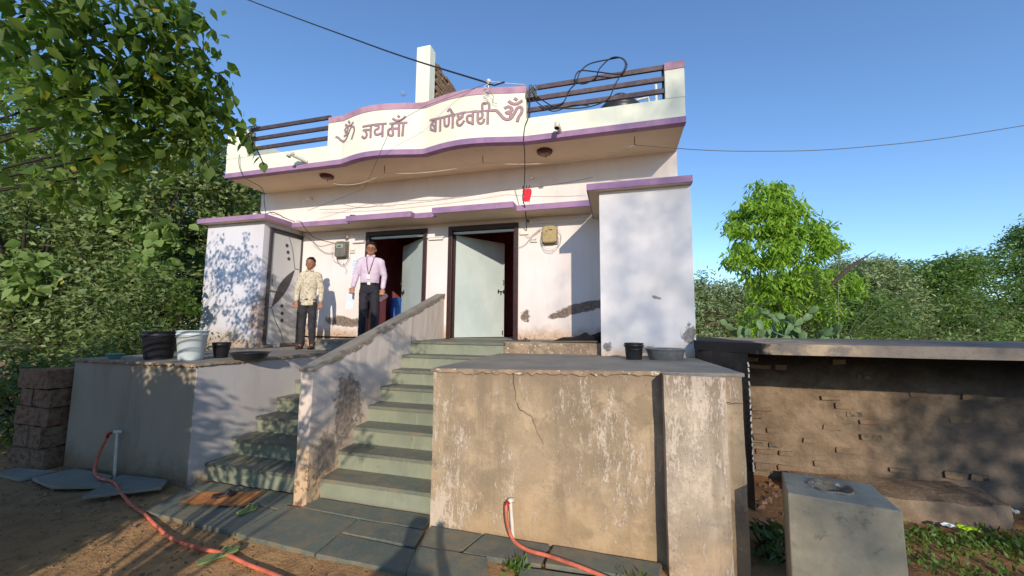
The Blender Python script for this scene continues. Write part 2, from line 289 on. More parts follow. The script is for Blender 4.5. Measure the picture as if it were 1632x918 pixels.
# ------------------------------------------------------------------ mesh helpers
ORG = {}
class MB:
    def __init__(s): s.v = []; s.f = []
    def add(s, vs, fs):
        o = len(s.v); s.v += [tuple(map(float, p)) for p in vs]; s.f += [tuple(i+o for i in q) for q in fs]; return s
    def hexa(s, p):                 # 8 points: bottom ring ccw, top ring ccw
        return s.add(p, [(3,2,1,0),(4,5,6,7),(0,1,5,4),(1,2,6,5),(2,3,7,6),(3,0,4,7)])
    def box(s, x0, x1, y0, y1, z0, z1):
        return s.hexa([(x0,y0,z0),(x1,y0,z0),(x1,y1,z0),(x0,y1,z0),(x0,y0,z1),(x1,y0,z1),(x1,y1,z1),(x0,y1,z1)])
    def obox(s, c, sx, sy, sz, rz=0, rx=0, ry=0):
        m = Matrix.Translation(c) @ Matrix.Rotation(rz,4,'Z') @ Matrix.Rotation(ry,4,'Y') @ Matrix.Rotation(rx,4,'X')
        q = [(-1,-1,-1),(1,-1,-1),(1,1,-1),(-1,1,-1),(-1,-1,1),(1,-1,1),(1,1,1),(-1,1,1)]
        return s.hexa([m @ Vector((a*sx/2,b*sy/2,d*sz/2)) for a,b,d in q])
    def prism(s, poly, z0, z1, axis='z'):
        n = len(poly)
        def P(a,b,c): return {'z':(a,b,c),'x':(c,a,b),'y':(a,c,b)}[axis]
        vs = [P(a,b,z0) for a,b in poly] + [P(a,b,z1) for a,b in poly]
        return s.add(vs, [tuple(range(n))[::-1], tuple(range(n,2*n))] + [(i,(i+1)%n,(i+1)%n+n,i+n) for i in range(n)])
    def tube(s, pts, r, n=8, cap=True):
        pts = [Vector(p) for p in pts]; N = len(pts); rr = r if isinstance(r,(list,tuple)) else [r]*N
        vs = []; up = None
        for i,p in enumerate(pts):
            t = (pts[min(i+1,N-1)] - pts[max(i-1,0)]).normalized()
            if up is None: up = Vector((0,0,1)) if abs(t.z) < .9 else Vector((1,0,0))
            a = t.cross(up).normalized(); b = a.cross(t).normalized(); up = b
            for k in range(n):
                w = 2*math.pi*k/n; vs.append(p + a*math.cos(w)*rr[i] + b*math.sin(w)*rr[i])
        fs = [(i*n+k, i*n+(k+1)%n, (i+1)*n+(k+1)%n, (i+1)*n+k) for i in range(N-1) for k in range(n)]
        if cap: fs += [tuple(range(n))[::-1], tuple(range((N-1)*n, N*n))]
        return s.add(vs, fs)
    def lathe(s, c, prof, n=24, sx=1, sy=1):     # prof: (r,z) list
        vs = []; 
        for r,z in prof:
            for k in range(n):
                w = 2*math.pi*k/n; vs.append((c[0]+r*sx*math.cos(w), c[1]+r*sy*math.sin(w), c[2]+z))
        N = len(prof); fs = [(i*n+k, i*n+(k+1)%n, (i+1)*n+(k+1)%n, (i+1)*n+k) for i in range(N-1) for k in range(n)]
        fs += [tuple(range(n))[::-1], tuple(range((N-1)*n, N*n))]
        return s.add(vs, fs)
    def disc_y(s, c, r, t, n=20, rz=1.0):        # short cylinder along Y
        vs = [(c[0]+r*math.cos(2*math.pi*k/n), c[1]+d, c[2]+r*rz*math.sin(2*math.pi*k/n)) for d in (-t,0) for k in range(n)]
        return s.add(vs, [tuple(range(n)), tuple(range(2*n-1,n-1,-1))] + [(k,k+n,(k+1)%n+n,(k+1)%n) for k in range(n)])
    def build(s, name, m=None, parent=None, smooth=False, bevel=0, rough=None, kind=None):
        me = bpy.data.meshes.new(name); o = ORG.get(parent.name, Vector()) if parent else Vector()
        me.from_pydata([(a-o.x,b-o.y,c-o.z) for a,b,c in s.v], [], s.f); me.validate()
        b = bmesh.new(); b.from_mesh(me); bmesh.ops.recalc_face_normals(b, faces=b.faces); b.to_mesh(me); b.free()
        if m: me.materials.append(M[m] if isinstance(m, str) else m)
        if smooth: me.polygons.foreach_set('use_smooth', [True]*len(me.polygons))
        ob = bpy.data.objects.new(name, me); COL.objects.link(ob)
        if parent: ob.parent = parent; ORG[ob.name] = o
        if rough:
            lv, st, sz = rough
            sm = ob.modifiers.new('cut', 'SUBSURF'); sm.subdivision_type = 'SIMPLE'; sm.levels = lv; sm.render_levels = lv
            tx = bpy.data.textures.get('rough%g' % sz) or bpy.data.textures.new('rough%g' % sz, 'CLOUDS')
            tx.noise_scale = sz; tx.noise_depth = 3
            dm = ob.modifiers.new('uneven', 'DISPLACE'); dm.texture = tx; dm.texture_coords = 'GLOBAL'; dm.strength = st; dm.mid_level = .5
        if bevel:
            bm_ = ob.modifiers.new('bevel', 'BEVEL'); bm_.width = bevel; bm_.segments = 2; bm_.limit_method = 'ANGLE'
        if kind: ob['kind'] = kind
        return ob
def smooth_path(pts, n=6):
    P = [Vector(p) for p in pts]; out = []
    for i in range(len(P)-1):
        a = P[max(i-1,0)]; b = P[i]; c = P[i+1]; d = P[min(i+2,len(P)-1)]
        for k in range(n):
            t = k/n; out.append(.5*((2*b)+(c-a)*t+(2*a-5*b+4*c-d)*t*t+(3*b-a-3*c+d)*t**3))
    return out + [P[-1]]
def hang(a, b, sag, n=14):
    a = Vector(a); b = Vector(b)
    return [a.lerp(b, i/n) - Vector((0,0,sag*4*(i/n)*(1-i/n))) for i in range(n+1)]
def thing(name, label, cat, loc=(0,0,0), group=None, rot=0, kind=None):
    o = bpy.data.objects.new(name, None); COL.objects.link(o); o.location = loc; o.rotation_euler = (0,0,rot)
    o.empty_display_size = .1; ORG[o.name] = Vector(loc) if not rot else Vector()
    return tag(o, label, cat, group, kind)
def tag(o, label=None, cat=None, group=None, kind=None):
    if label: o['label'] = label
    if cat: o['category'] = cat
    if group: o['group'] = group
    if kind: o['kind'] = kind
    return o
def top(mb, name, m, label, cat, loc=None, **k):           # a thing that is one mesh, its origin at its base
    grp = k.pop('group', None)
    if loc is None:
        a = np.array(mb.v); loc = ((a[:,0].min()+a[:,0].max())/2, (a[:,1].min()+a[:,1].max())/2, a[:,2].min())
    L = Vector(loc); mb.v = [(p[0]-L.x, p[1]-L.y, p[2]-L.z) for p in mb.v]
    o = mb.build(name, m, None, **k); o.location = L; return tag(o, label, cat, grp)

# ------------------------------------------------------------------ ground
GZ = -1.5
def ground_h(x, y):
    z = GZ - .025
    z -= .14*min(1, max(0, (x-3.9)/2.2)) * min(1, max(0, (y+5.5)/1.5))
    z += .018*mnoise.noise(Vector((x*1.3, y*1.3, 0))) + .010*mnoise.noise(Vector((x*5, y*5, 3)))
    return z
def axis(lo, hi, d, far):
    a = list(np.arange(lo, hi+1e-6, d)); s = d; x = hi
    while x < far: s *= 1.35; x += s; a.append(x)
    s = d; x = lo
    while x > -far: s *= 1.35; x -= s; a.insert(0, x)
    return a
xs = axis(-6, 9, .085, 900); ys = axis(-8, 2, .085, 900)
vs = [(x, y, ground_h(x, y) if abs(x) < 40 and abs(y) < 40 else GZ-.1) for y in ys for x in xs]
nx = len(xs); fs = [(j*nx+i, j*nx+i+1, (j+1)*nx+i+1, (j+1)*nx+i) for j in range(len(ys)-1) for i in range(nx-1)]
g_ = MB(); g_.v = vs; g_.f = fs; tag(g_.build('ground', 'soil', smooth=True), kind='structure')

# paving of big kota slabs in front of the stairs
pav = thing('paving', None, None, (1.0, -3.6, GZ), kind='structure')
def slab(poly, z=GZ+.012, t=.04, m='kota', tilt=(0,0), par=pav, name='stone_slab'):
    n = len(poly); cx = sum(p[0] for p in poly)/n; cy = sum(p[1] for p in poly)/n
    P = []
    for i in range(n):                                      # slightly ragged edges
        a = poly[i]; b = poly[(i+1)%n]; L = math.hypot(b[0]-a[0], b[1]-a[1]); k = max(2, int(L/.12))
        for j in range(k):
            t_ = j/k; q = .006*random.uniform(-1,1) if j else 0
            P.append((a[0]+(b[0]-a[0])*t_+q, a[1]+(b[1]-a[1])*t_+q))
    zz = lambda p: z + tilt[0]*(p[0]-cx) + tilt[1]*(p[1]-cy)
    n = len(P); mb = MB(); mb.add([(p[0],p[1],zz(p)-t) for p in P]+[(p[0],p[1],zz(p)) for p in P],
        [tuple(range(n))[::-1], tuple(range(n,2*n))]+[(i,(i+1)%n,(i+1)%n+n,i+n) for i in range(n)])
    return mb.build(name, m, par, bevel=.004)
for poly, z in [
    ([(.15,-3.2),(1.43,-3.2),(1.43,-3.44),(.62,-3.43),(.13,-3.41)], .010),
    ([(.15,-3.42),(.78,-3.45),(.80,-3.98),(-.03,-3.93),(-.04,-3.42)], .008),
    ([(.80,-3.46),(1.46,-3.46),(1.50,-3.70),(.81,-3.68)], .012),
    ([(.82,-3.70),(1.52,-3.72),(1.60,-3.99),(.83,-3.99)], .006),
    ([(-1.40,-3.2),(-.60,-3.2),(-.62,-3.46),(-1.38,-3.40)], .008),
    ([(-.58,-3.2),(-.04,-3.2),(-.06,-3.5),(-.60,-3.47)], .012),
    ([(-1.36,-3.42),(-.62,-3.48),(-.58,-3.91),(-1.22,-3.86)], .004),
    ([(-.60,-3.49),(-.06,-3.52),(-.05,-3.93),(-.56,-3.91)], .009),
    ([(1.48,-3.39),(1.95,-3.39),(1.86,-3.68),(1.53,-3.69)], .014),
    ([(1.98,-3.385),(2.52,-3.39),(2.50,-3.66),(1.90,-3.68)], .020),
    ([(2.55,-3.385),(3.36,-3.39),(3.30,-3.62),(2.53,-3.64)], .016),
    ([(1.54,-3.72),(2.10,-3.70),(2.24,-3.99),(1.62,-4.02)], .030),
    ([(2.36,-3.72),(3.0,-3.67),(3.1,-3.98),(2.40,-4.0)], .010)]:
    slab(poly, GZ+z, tilt=(random.uniform(-.006,.006), random.uniform(-.01,.01)))
for poly, z, tl, lb in [
    ([(-2.36,-3.40),(-1.66,-3.38),(-1.50,-3.55),(-1.98,-3.92)], GZ+.055, (.02,-.02), 'dark grey loose slab tilted under the left white pipe'),
    ([(-3.10,-3.42),(-2.42,-3.44),(-2.20,-3.66),(-2.70,-3.80),(-3.2,-3.72)], GZ+.035, (0,.03), 'cracked grey slab lying left of the hose'),
    ([(-3.85,-3.56),(-3.24,-3.50),(-3.3,-3.76),(-3.9,-3.74)], GZ+.02, (.01,.02), 'broken slab at the foot of the reddish block pier')]:
    n_ = MB(); o_ = slab(poly, z, .03, m='cement', tilt=tl, par=None, name='loose_slab'); tag(o_, lb, 'stone slab', 'loose slabs in front of the left plinth')
    me = o_.data; cx = sum(p[0] for p in poly)/len(poly); cy = sum(p[1] for p in poly)/len(poly)
    me.transform(Matrix.Translation((-cx,-cy,-(z-.035)))); o_.location = (cx,cy,z-.035)

# ------------------------------------------------------------------ plinths, stairs
lp = thing('plinth', 'grey rendered plinth below the left room, black and white buckets on it', 'plinth', (-2.4,-1.7,GZ))
MB().prism([(-3.45,-3.35),(-1.44,-3.35),(-1.44,-1.37),(-.12,-1.37),(-.2,0),(-4.9,0),(-4.9,-1.2),(-3.45,-1.2)], GZ-.05, -.235).build('body', 'plinth_grey', lp, rough=(0,0,1))
MB().box(-1.44,-1.425,-3.345,-.4,GZ-.05,-.24).build('side_plaster', 'plinth_side', lp)
MB().prism([(-3.48,-3.37),(-1.41,-3.37),(-1.41,-1.345),(-.12,-1.345),(-.2,-.005),(-4.93,-.005),(-4.93,-1.2),(-3.48,-1.2)], -.232, -.205).build('top_slab', 'cement', lp, bevel=.004)
def edge_strip(pts, h, t, name, m, par, jit=.012):         # crumbly plaster lip along an edge
    mb = MB(); V = []
    P = [Vector(p) for p in pts]
    for i in range(len(P)-1):
        L = (P[i+1]-P[i]).length; k = max(2, int(L/.04))
        for j in range(k + (i == len(P)-2)):
            V.append(P[i].lerp(P[i+1], j/k))
    n = len(V); vs = []
    d = (P[-1]-P[0]).normalized(); o = Vector((d.y,-d.x,0))
    if o.y > 0 and abs(o.y) > .5: o = -o
    if o.x < 0 and abs(o.x) > .5: o = -o
    for q in V:
        a = random.uniform(.2,1)*t; b = h*random.uniform(.55,1.25)
        vs += [q + Vector((0,0,random.uniform(-.2,.3)*jit)), q + o*a, q + o*a*.8 - Vector((0,0,b)), q - Vector((0,0,b*1.15))]
    fs = [(4*i+k, 4*i+(k+1)%4, 4*i+4+(k+1)%4, 4*i+4+k) for i in range(n-1) for k in range(4)] + [(0,1,2,3),(4*n-1,4*n-2,4*n-3,4*n-4)]
    return mb.add(vs, fs).build(name, m, par)
edge_strip([(-3.48,-3.372,-.207),(-1.41,-3.372,-.207)], .03, .012, 'crumbling_edge', 'edge', lp)
edge_strip([(-1.408,-3.35,-.207),(-1.408,-1.4,-.207)], .03, .012, 'crumbling_edge', 'edge', lp)
edge_strip([(-1.4,-1.343,-.207),(-.12,-1.343,-.207)], .04, .014, 'crumbling_edge', 'edge', lp)
MB().box(-2.0,-.14,-1.0,-.003,-.203,-.02).build('threshold_ledge', 'cement', lp, bevel=.012)
edge_strip([(-2.0,-1.002,-.022),(-.15,-1.002,-.022)], .05, .016, 'crumbling_edge', 'edge', lp)

rp = thing('plinth', 'tall tan plinth right of the stairs with flaking whitewash and orange hose', 'plinth', (2.7,-1.7,GZ))
zl, zr, zb = -.145, -.092, -.155
MB().hexa([(1.45,-3.35,GZ-.05),(3.95,-3.35,GZ-.2),(3.95,0,GZ-.2),(1.45,0,GZ-.05),(1.45,-3.35,zl-.022),(3.95,-3.35,zr-.022),(3.95,-.0,zb-.022),(1.45,-.0,zb-.022)]).build('body', 'plinth', rp, rough=(6,.022,.35))
MB().hexa([(1.43,-3.355,zl-.024),(3.965,-3.355,zr-.024),(3.965,-.003,zb-.024),(1.43,-.003,zb-.024),(1.43,-3.355,zl),(3.965,-3.355,zr),(3.965,-.003,zb),(1.43,-.003,zb)]).build('top_slab', 'cement', rp, rough=(4,.008,.2))
MB().box(3.39,3.80,-3.52,-3.33,GZ-.2,-.108).build('buttress', 'buttress', rp, rough=(5,.016,.25))
edge_strip([(1.43,-3.362,zl-.004),(3.38,-3.362,zr-.006)], .035, .010, 'crumbling_edge', 'edge', rp)
edge_strip([(1.432,-3.34,zl-.004),(1.432,-1.3,zl-.01)], .04, .01, 'crumbling_edge', 'edge', rp)
MB().box(1.452,2.848,-1.18,-.003,zb-.02,.0).build('threshold_ledge', 'edge', rp, rough=(4,.014,.12))
MB().box(1.47,2.85,-1.165,-.003,.0005,.012).build('ledge_top', 'cement', rp, rough=(3,.006,.1))
def crack(pts, par, m='dark', w=.004, name='crack'):
    mb = MB(); P = smooth_path(pts, 5); P = [p + Vector((random.uniform(-1,1)*.006,0,random.uniform(-1,1)*.006)) for p in P]
    vs = []
    for i,p in enumerate(P):
        t = (P[min(i+1,len(P)-1)]-P[max(i-1,0)]).normalized(); nrm = Vector((-t.z,0,t.x))*w*(1-.7*i/len(P))
        vs += [p-nrm, p+nrm]
    return mb.add(vs, [(2*i,2*i+1,2*i+3,2*i+2) for i in range(len(P)-1)]).build(name, m, par)
crack([(2.24,-3.372,-.40),(2.27,-3.372,-.46),(2.36,-3.372,-.50),(2.42,-3.372,-.63),(2.47,-3.372,-.72)], rp, w=.0022)
crack([(2.20,-3.372,-.16),(2.22,-3.372,-.30),(2.24,-3.372,-.42)], rp, w=.002)
crack([(3.82,-3.372,-.30),(3.88,-3.372,-.31),(3.94,-3.372,-.305)], rp, w=.003)

st = thing('staircase', 'straight flight of green-grey stone steps up to the open right door', 'staircase', (.75,-3.2,GZ), 'stone step flights either side of the sloping parapet')
def xl(y): return .13 + (y+3.35)/3.35*(-.18)
MB().prism([(-3.14,GZ-.05)] + [q for i in range(7,-1,-1) for q in ((-3.15+.27*(7-i), -.1875*(i+1)-.04), (-3.15+.27*(7-i), -.1875*i-.04))] + [(-.02,-.04),(-.02,GZ-.05)], -.02, 1.44, 'x').build('core', 'cement', st)
for i in range(7,-1,-1):
    y = -3.18 + .27*(7-i); z = -.1875*i; y1 = y+.30 if i else -.2
    x1 = 1.445 if i > 1 else 1.49
    MB().hexa([(xl(y),y,z-.036),(x1,y,z-.036),(x1,y1,z-.036),(xl(y1)-.01,y1,z-.036),(xl(y),y,z),(x1,y,z),(x1,y1,z),(xl(y1)-.01,y1,z)]).build('tread', 'kota', st, rough=(5,.007,.06))
    MB().box(xl(y)-.01, x1-.004, y+.022, y+.038, z-.1875+.001, z-.037).build('riser', 'riser', st)
st2 = thing('staircase', 'shaded flight of dark stone steps left of the sloping parapet', 'staircase', (-.75,-3.2,GZ), 'stone step flights either side of the sloping parapet')
MB().prism([(-3.12,GZ-.05)] + [q for k in range(6) for q in ((-3.13+.30*k, GZ+.1875*k-.04 if k else GZ), (-3.13+.30*k, GZ+.1875*(k+1)-.04))] + [(-1.375,GZ+6*.1875-.04),(-1.375,GZ-.05)], -1.42, -.03, 'x').build('core', 'cement', st2)
for k in range(6):
    y = -3.18 + .30*k; z = GZ + .1875*(k+1); xr = -.02 - .18*(y+3.35)/3.35
    MB().box(-1.422, xr+.02, y, min(y+.33,-1.376), z-.036, z).build('tread', 'kota', st2, rough=(5,.007,.06))
    MB().box(-1.42, xr+.02, y+.022, y+.038, z-.1875+.001, z-.037).build('riser', 'riser', st2)

sp = thing('stair_parapet', 'solid sloping plaster parapet between the two stair flights', 'parapet', (.05,-3.35,GZ))
def pz(y): return -.19 + (y+3.35)*.305
n_ = 24; vs = []
for i in range(n_+1):
    y = -3.35 + 3.345*i/n_; s_ = -.18*i/n_; z = pz(y)-.03
    if i == 0: z -= 0
    vs += [(-.02+s_,y,GZ-.05),(.13+s_,y,GZ-.05),(.13+s_,y,z),(-.02+s_,y,z)]
fs = [(4*i+k,4*i+(k+1)%4,4*i+4+(k+1)%4,4*i+4+k) for i in range(n_) for k in range(4)] + [(0,1,2,3),(4*n_+3,4*n_+2,4*n_+1,4*n_)]
MB().add(vs, fs).build('body', 'stairwall', sp, rough=(3,.018,.2))
vs = []
for i in range(n_+1):
    y = -3.365 + 3.36*i/n_; s_ = -.18*i/n_; z = pz(y)
    a = -.032+s_+random.uniform(-1,1)*.004; b = .142+s_+random.uniform(-1,1)*.006
    vs += [(a,y,z-.034),(b,y,z-.034),(b-.006,y,z),(a+.006,y,z)]
MB().add(vs, fs).build('coping', 'cement', sp)
mb = MB(); vs = []
for i in range(60):
    y = -3.33 + 3.3*i/59; s_ = -.18*(y+3.35)/3.35; w_ = random.uniform(.03,.075); x = .1325+s_
    vs += [(x+.012,y,pz(y)-.034),(x+.013,y,pz(y)-w_)]
mb.add(vs, [(2*i,2*i+1,2*i+3,2*i+2) for i in range(59)]).build('crumbling_edge', 'edge', sp)

# ------------------------------------------------------------------ the house
H = thing('house', 'single storey pink and white house with purple trim and painted wavy parapet', 'house', (0,0,0))
T = .2
w_ = MB()
for a in [(-4.58,-1.81,GZ,3.12),(-1.81,1.37,2.1,3.12),(-.44,0,-.2,2.1),(1.37,4.05,GZ,3.12),(-1.81,-.44,GZ,-.02),(0,1.37,GZ,-.005)]:
    w_.box(a[0],a[1],0,T,a[2],a[3])
w_.build('front_wall', 'wall', H)
ow = MB(); ow.box(-4.58,-4.4,T,6,GZ,3.12); ow.box(3.87,4.05,T,6,GZ,3.12); ow.box(-4.4,3.87,5.8,6,GZ,3.12); ow.build('outer_wall', 'wall', H)
iw = MB(); iw.box(-4.398,3.868,3.0,3.05,-.05,2.9); iw.box(-.26,-.16,T,3,-.05,2.9); iw.box(-4.4,3.87,T+.001,3,2.9,2.95)
iw.box(1.372,1.45,T+.001,1.4,-.05,2.9); iw.box(-2.6,-2.5,T+.001,3,-.05,2.9); iw.build('inner_wall', 'inside', H)
MB().box(-4.4,3.87,.0,3,-.03,.002).build('inner_floor', 'cement', H)

def off(x):
    if x <= -1.69 or x >= 1.73: return 0.0
    t = (x+1.69)/1.65 if x < -.04 else (x+.04)/1.77
    return .15*math.sin(math.pi*t**.85)**1.3 if 0 < t < 1 else 0.0
YF = -.955
XS = [-4.41] + list(np.linspace(-2.0,-1.69,3)) + list(np.linspace(-1.65,1.70,58)) + [1.73, 3.0, 4.04]
FR = [(x, YF-off(x)) for x in XS]
MB().prism(FR + [(4.04,5.98),(-4.41,5.98)], 3.12, 3.24).build('roof_slab', 'soffit', H)
def strip(x0, x1, o, t, z0, z1, zt=None):
    P = [p for p in FR if x0-1e-4 <= p[0] <= x1+1e-4]
    if P[0][0] > x0+1e-4: P.insert(0, (x0, YF-off(x0)))
    if P[-1][0] < x1-1e-4: P.append((x1, YF-off(x1)))
    n = len(P); vs = []
    for x,y in P: vs += [(x,y-o,z0),(x,y-o+t,z0),(x,y-o+t,z1),(x,y-o,z1)]
    return MB().add(vs, [(4*i+k,4*i+(k+1)%4,4*i+4+(k+1)%4,4*i+4+k) for i in range(n-1) for k in range(4)]+[(0,1,2,3),(4*n-1,4*n-2,4*n-3,4*n-4)])
strip(-4.41,4.04,.012,.11,3.205,3.495).build('parapet_wall', 'parapet', H)
strip(-4.415,4.045,.022,.13,3.112,3.204).build('parapet_band', 'purple', H, bevel=.003)
strip(-2.0,1.73,.020,.115,3.4955,3.918).build('name_panel', 'parapet', H)
strip(-2.0,1.73,.018,.111,3.206,3.4945).build('name_panel', 'parapet', H)
strip(-2.003,1.733,.028,.13,3.919,4.03).build('coping', 'mauve', H, bevel=.004)
MB().box(3.78,4.045,YF-.02,YF+.20,3.4952,3.925).build('corner_post', 'parapet', H, bevel=.006)
MB().box(3.775,4.05,YF-.028,YF+.205,3.926,4.04).build('coping', 'mauve', H, bevel=.004)
MB().box(-4.415,-3.88,YF-.02,YF+.14,3.4952,4.06).build('corner_post', 'parapet', H, bevel=.006)
MB().prism([(-.80,3.25),(-.80,4.04),(-.45,4.04),(-.1,4.16),(.25,4.16),(.6,3.6),(5.9,3.6),(5.9,3.25)], -4.41, -4.30, 'x').build('side_parapet', 'parapet', H)
MB().box(3.94,4.04,-.75,5.9,3.24,3.5).build('side_parapet', 'parapet', H)
for i,z in enumerate((4.005,3.825,3.645)):
    for x0,x1,dz in ((1.745 if i else 1.9,3.778,0),(-3.878,-2.002,.06-.02*i)):
        MB().box(x0,x1,YF+.01,YF+.05,z+dz-.036,z+dz+.036).build('railing_bar', 'metal', H, bevel=.004)
MB().box(3.752,3.776,YF+.055,YF+.09,3.50,4.03).build('railing_upright', 'metal', H)
MB().box(1.75,1.775,YF+.055,YF+.09,3.50,4.0).build('railing_upright', 'metal', H)

# painted name, one mesh per letter: raised strokes that follow the wave
LET = {"om_left":[[[-1.816,3.636],[-1.771,3.614],[-1.709,3.559],[-1.636,3.521],[-1.574,3.546],[-1.53,3.608],[-1.48,3.688],[-1.43,3.739],[-1.375,3.715],[-1.358,3.655],[-1.38,3.586],[-1.414,3.516]],[[-1.621,3.729],[-1.591,3.762],[-1.549,3.764],[-1.531,3.721],[-1.564,3.693],[-1.606,3.687],[-1.548,3.66],[-1.559,3.626],[-1.622,3.621]],[[-1.603,3.823],[-1.528,3.777],[-1.459,3.775],[-1.401,3.805]],[[-1.521,3.864],[-1.506,3.843],[-1.493,3.828]]],"ja":[[[-1.145,3.669],[-0.966,3.667],[-0.831,3.669]],[[-0.98,3.66],[-0.98,3.452]],[[-0.982,3.583],[-1.075,3.597],[-1.135,3.599]],[[-1.107,3.594],[-1.067,3.537],[-1.064,3.482],[-1.11,3.454],[-1.157,3.49]]],"ya":[[[-0.868,3.668],[-0.703,3.668]],[[-0.757,3.663],[-0.755,3.447]],[[-0.887,3.648],[-0.839,3.634],[-0.832,3.588],[-0.883,3.575],[-0.901,3.541],[-0.879,3.489],[-0.813,3.488],[-0.764,3.511]]],"maa":[[[-0.624,3.664],[-0.427,3.672],[-0.347,3.675]],[[-0.589,3.663],[-0.581,3.564],[-0.572,3.457],[-0.633,3.459],[-0.656,3.496],[-0.654,3.54],[-0.628,3.566],[-0.474,3.575]],[[-0.473,3.66],[-0.47,3.445]],[[-0.397,3.667],[-0.409,3.449]],[[-0.575,3.748],[-0.539,3.72],[-0.471,3.714],[-0.421,3.735],[-0.375,3.779]],[[-0.491,3.795],[-0.477,3.781]]],"baa":[[[0.087,3.67],[0.343,3.643],[0.521,3.645]],[[0.208,3.646],[0.208,3.446]],[[0.209,3.611],[0.139,3.62],[0.105,3.573],[0.107,3.503],[0.207,3.458]],[[0.133,3.587],[0.191,3.514]],[[0.303,3.642],[0.303,3.433]]],"nne":[[[0.383,3.621],[0.393,3.506],[0.438,3.473],[0.469,3.5],[0.472,3.611]],[[0.545,3.651],[0.545,3.429]],[[0.45,3.729],[0.481,3.755],[0.526,3.689],[0.57,3.618]],[[0.484,3.642],[0.721,3.642]]],"shva":[[[0.653,3.633],[0.634,3.606],[0.665,3.576],[0.706,3.587],[0.724,3.614]],[[0.718,3.576],[0.678,3.547],[0.637,3.539],[0.625,3.497],[0.643,3.453],[0.68,3.44],[0.714,3.461],[0.742,3.498]],[[0.704,3.645],[0.942,3.643]],[[0.894,3.631],[0.894,3.434]],[[0.895,3.571],[0.824,3.584],[0.797,3.549],[0.809,3.487],[0.859,3.459],[0.894,3.456]]],"rii":[[[0.931,3.639],[1.194,3.642]],[[0.977,3.613],[0.974,3.536],[0.979,3.47],[1.014,3.435],[1.059,3.449],[1.077,3.497]],[[1.038,3.625],[1.053,3.575],[1.037,3.53],[0.993,3.513]],[[1.137,3.636],[1.134,3.429]],[[1.048,3.646],[1.046,3.751],[1.088,3.77],[1.151,3.756],[1.154,3.641]]],"om_right":[[[1.214,3.642],[1.266,3.637],[1.317,3.586],[1.379,3.513],[1.44,3.485],[1.501,3.51],[1.551,3.59],[1.592,3.665],[1.643,3.684],[1.669,3.639],[1.654,3.574],[1.618,3.522],[1.598,3.458]],[[1.408,3.676],[1.449,3.697],[1.5,3.674],[1.505,3.63],[1.419,3.594],[1.49,3.581],[1.491,3.538]],[[1.468,3.779],[1.52,3.744],[1.591,3.741],[1.658,3.781]],[[1.56,3.825],[1.579,3.81]]]}
def stroke(mb, pts, w, out):
    P = smooth_path([(x,0,z) for x,z in pts], 4) if len(pts) > 2 else [Vector((x,0,z)) for x,z in pts]
    n = len(P); L = []; Rr = []
    for i,p in enumerate(P):
        t = (P[min(i+1,n-1)]-P[max(i-1,0)]).normalized(); nr = Vector((-t.z,0,t.x))*w
        L.append(p+nr); Rr.append(p-nr)
    t0 = (P[1]-P[0]).normalized()*w*.8; t1 = (P[-1]-P[-2]).normalized()*w*.8
    L[0] -= t0; Rr[0] -= t0; L[-1] += t1; Rr[-1] += t1
    def q(p): return (p.x, YF-off(p.x)-out, p.z)
    o = len(mb.v); mb.v += [q(p) for i in range(n) for p in (L[i], Rr[i])]
    mb.f += [(o+2*i, o+2*i+1, o+2*i+3, o+2*i+2) for i in range(n-1)]
for key, S_ in LET.items():
    mb = MB(); me_ = MB()
    for k, s_ in enumerate(S_):
        w = .0145 if key != 'om_right' else .019
        stroke(mb, s_, w, .0265 + .0004*k); stroke(me_, s_, w+.006, .0235 + .0003*k)
    a = mb.build('letter', 'letter', H); me_.build('letter_outline', 'letter_edge', a)

# canopy
MB().box(-3.22,2.69,-.45,-.002,2.172,2.262).build('canopy_slab', 'soffit', H)
def fascia(x0,x1,y,z0,z1,name='canopy_fascia'): return MB().box(x0,x1,y-.012,y+.012,z0,z1).build(name, 'purple', H, bevel=.003)
fascia(-3.22,-1.832,-.452,2.168,2.266); fascia(-.466,-.011,-.452,2.168,2.266); fascia(1.454,2.692,-.452,2.168,2.266)
for x0,x1,y in ((-1.83,-.467,-.59),(-.008,1.452,-.67)):
    MB().box(x0,x1,y,-.441,2.166,2.268).build('canopy_slab', 'soffit', H)
    MB().box(x0-.002,x1+.002,y-.014,-.44,2.1665,2.269).build('canopy_fascia', 'purple', H, bevel=.003)
    MB().box(x0+.02,x1-.02,y+.01,-.45,2.160,2.1664).build('canopy_underside', 'soffit', H)
# left room
MB().box(-4.80,-3.38,-.93,-.002,GZ,2.19).build('left_room_wall', 'room_l', H, bevel=.006)
MB().box(-4.87,-3.224,-1.07,-.002,2.191,2.276).build('canopy_slab', 'soffit', H)
fascia(-4.88,-3.215,-1.076,2.188,2.281); MB().box(-3.232,-3.214,-1.063,-.465,2.1882,2.28).build('canopy_fascia', 'purple', H)
MB().box(-4.885,-4.867,-1.063,-.01,2.1882,2.28).build('canopy_fascia', 'purple', H)
# right room
MB().box(2.85,4.0,-1.35,-.002,-.16,2.072).build('right_room_wall', 'room_r', H, bevel=.006)
MB().box(2.702,4.002,-1.44,-.002,2.073,2.155).build('canopy_slab', 'soffit', H)
fascia(2.692,4.012,-1.45,2.070,2.160); MB().box(2.690,2.704,-1.437,-.02,2.0702,2.159).build('canopy_fascia', 'purple', H)
MB().box(4.000,4.013,-1.437,-.02,2.0702,2.159).build('canopy_fascia', 'purple', H)
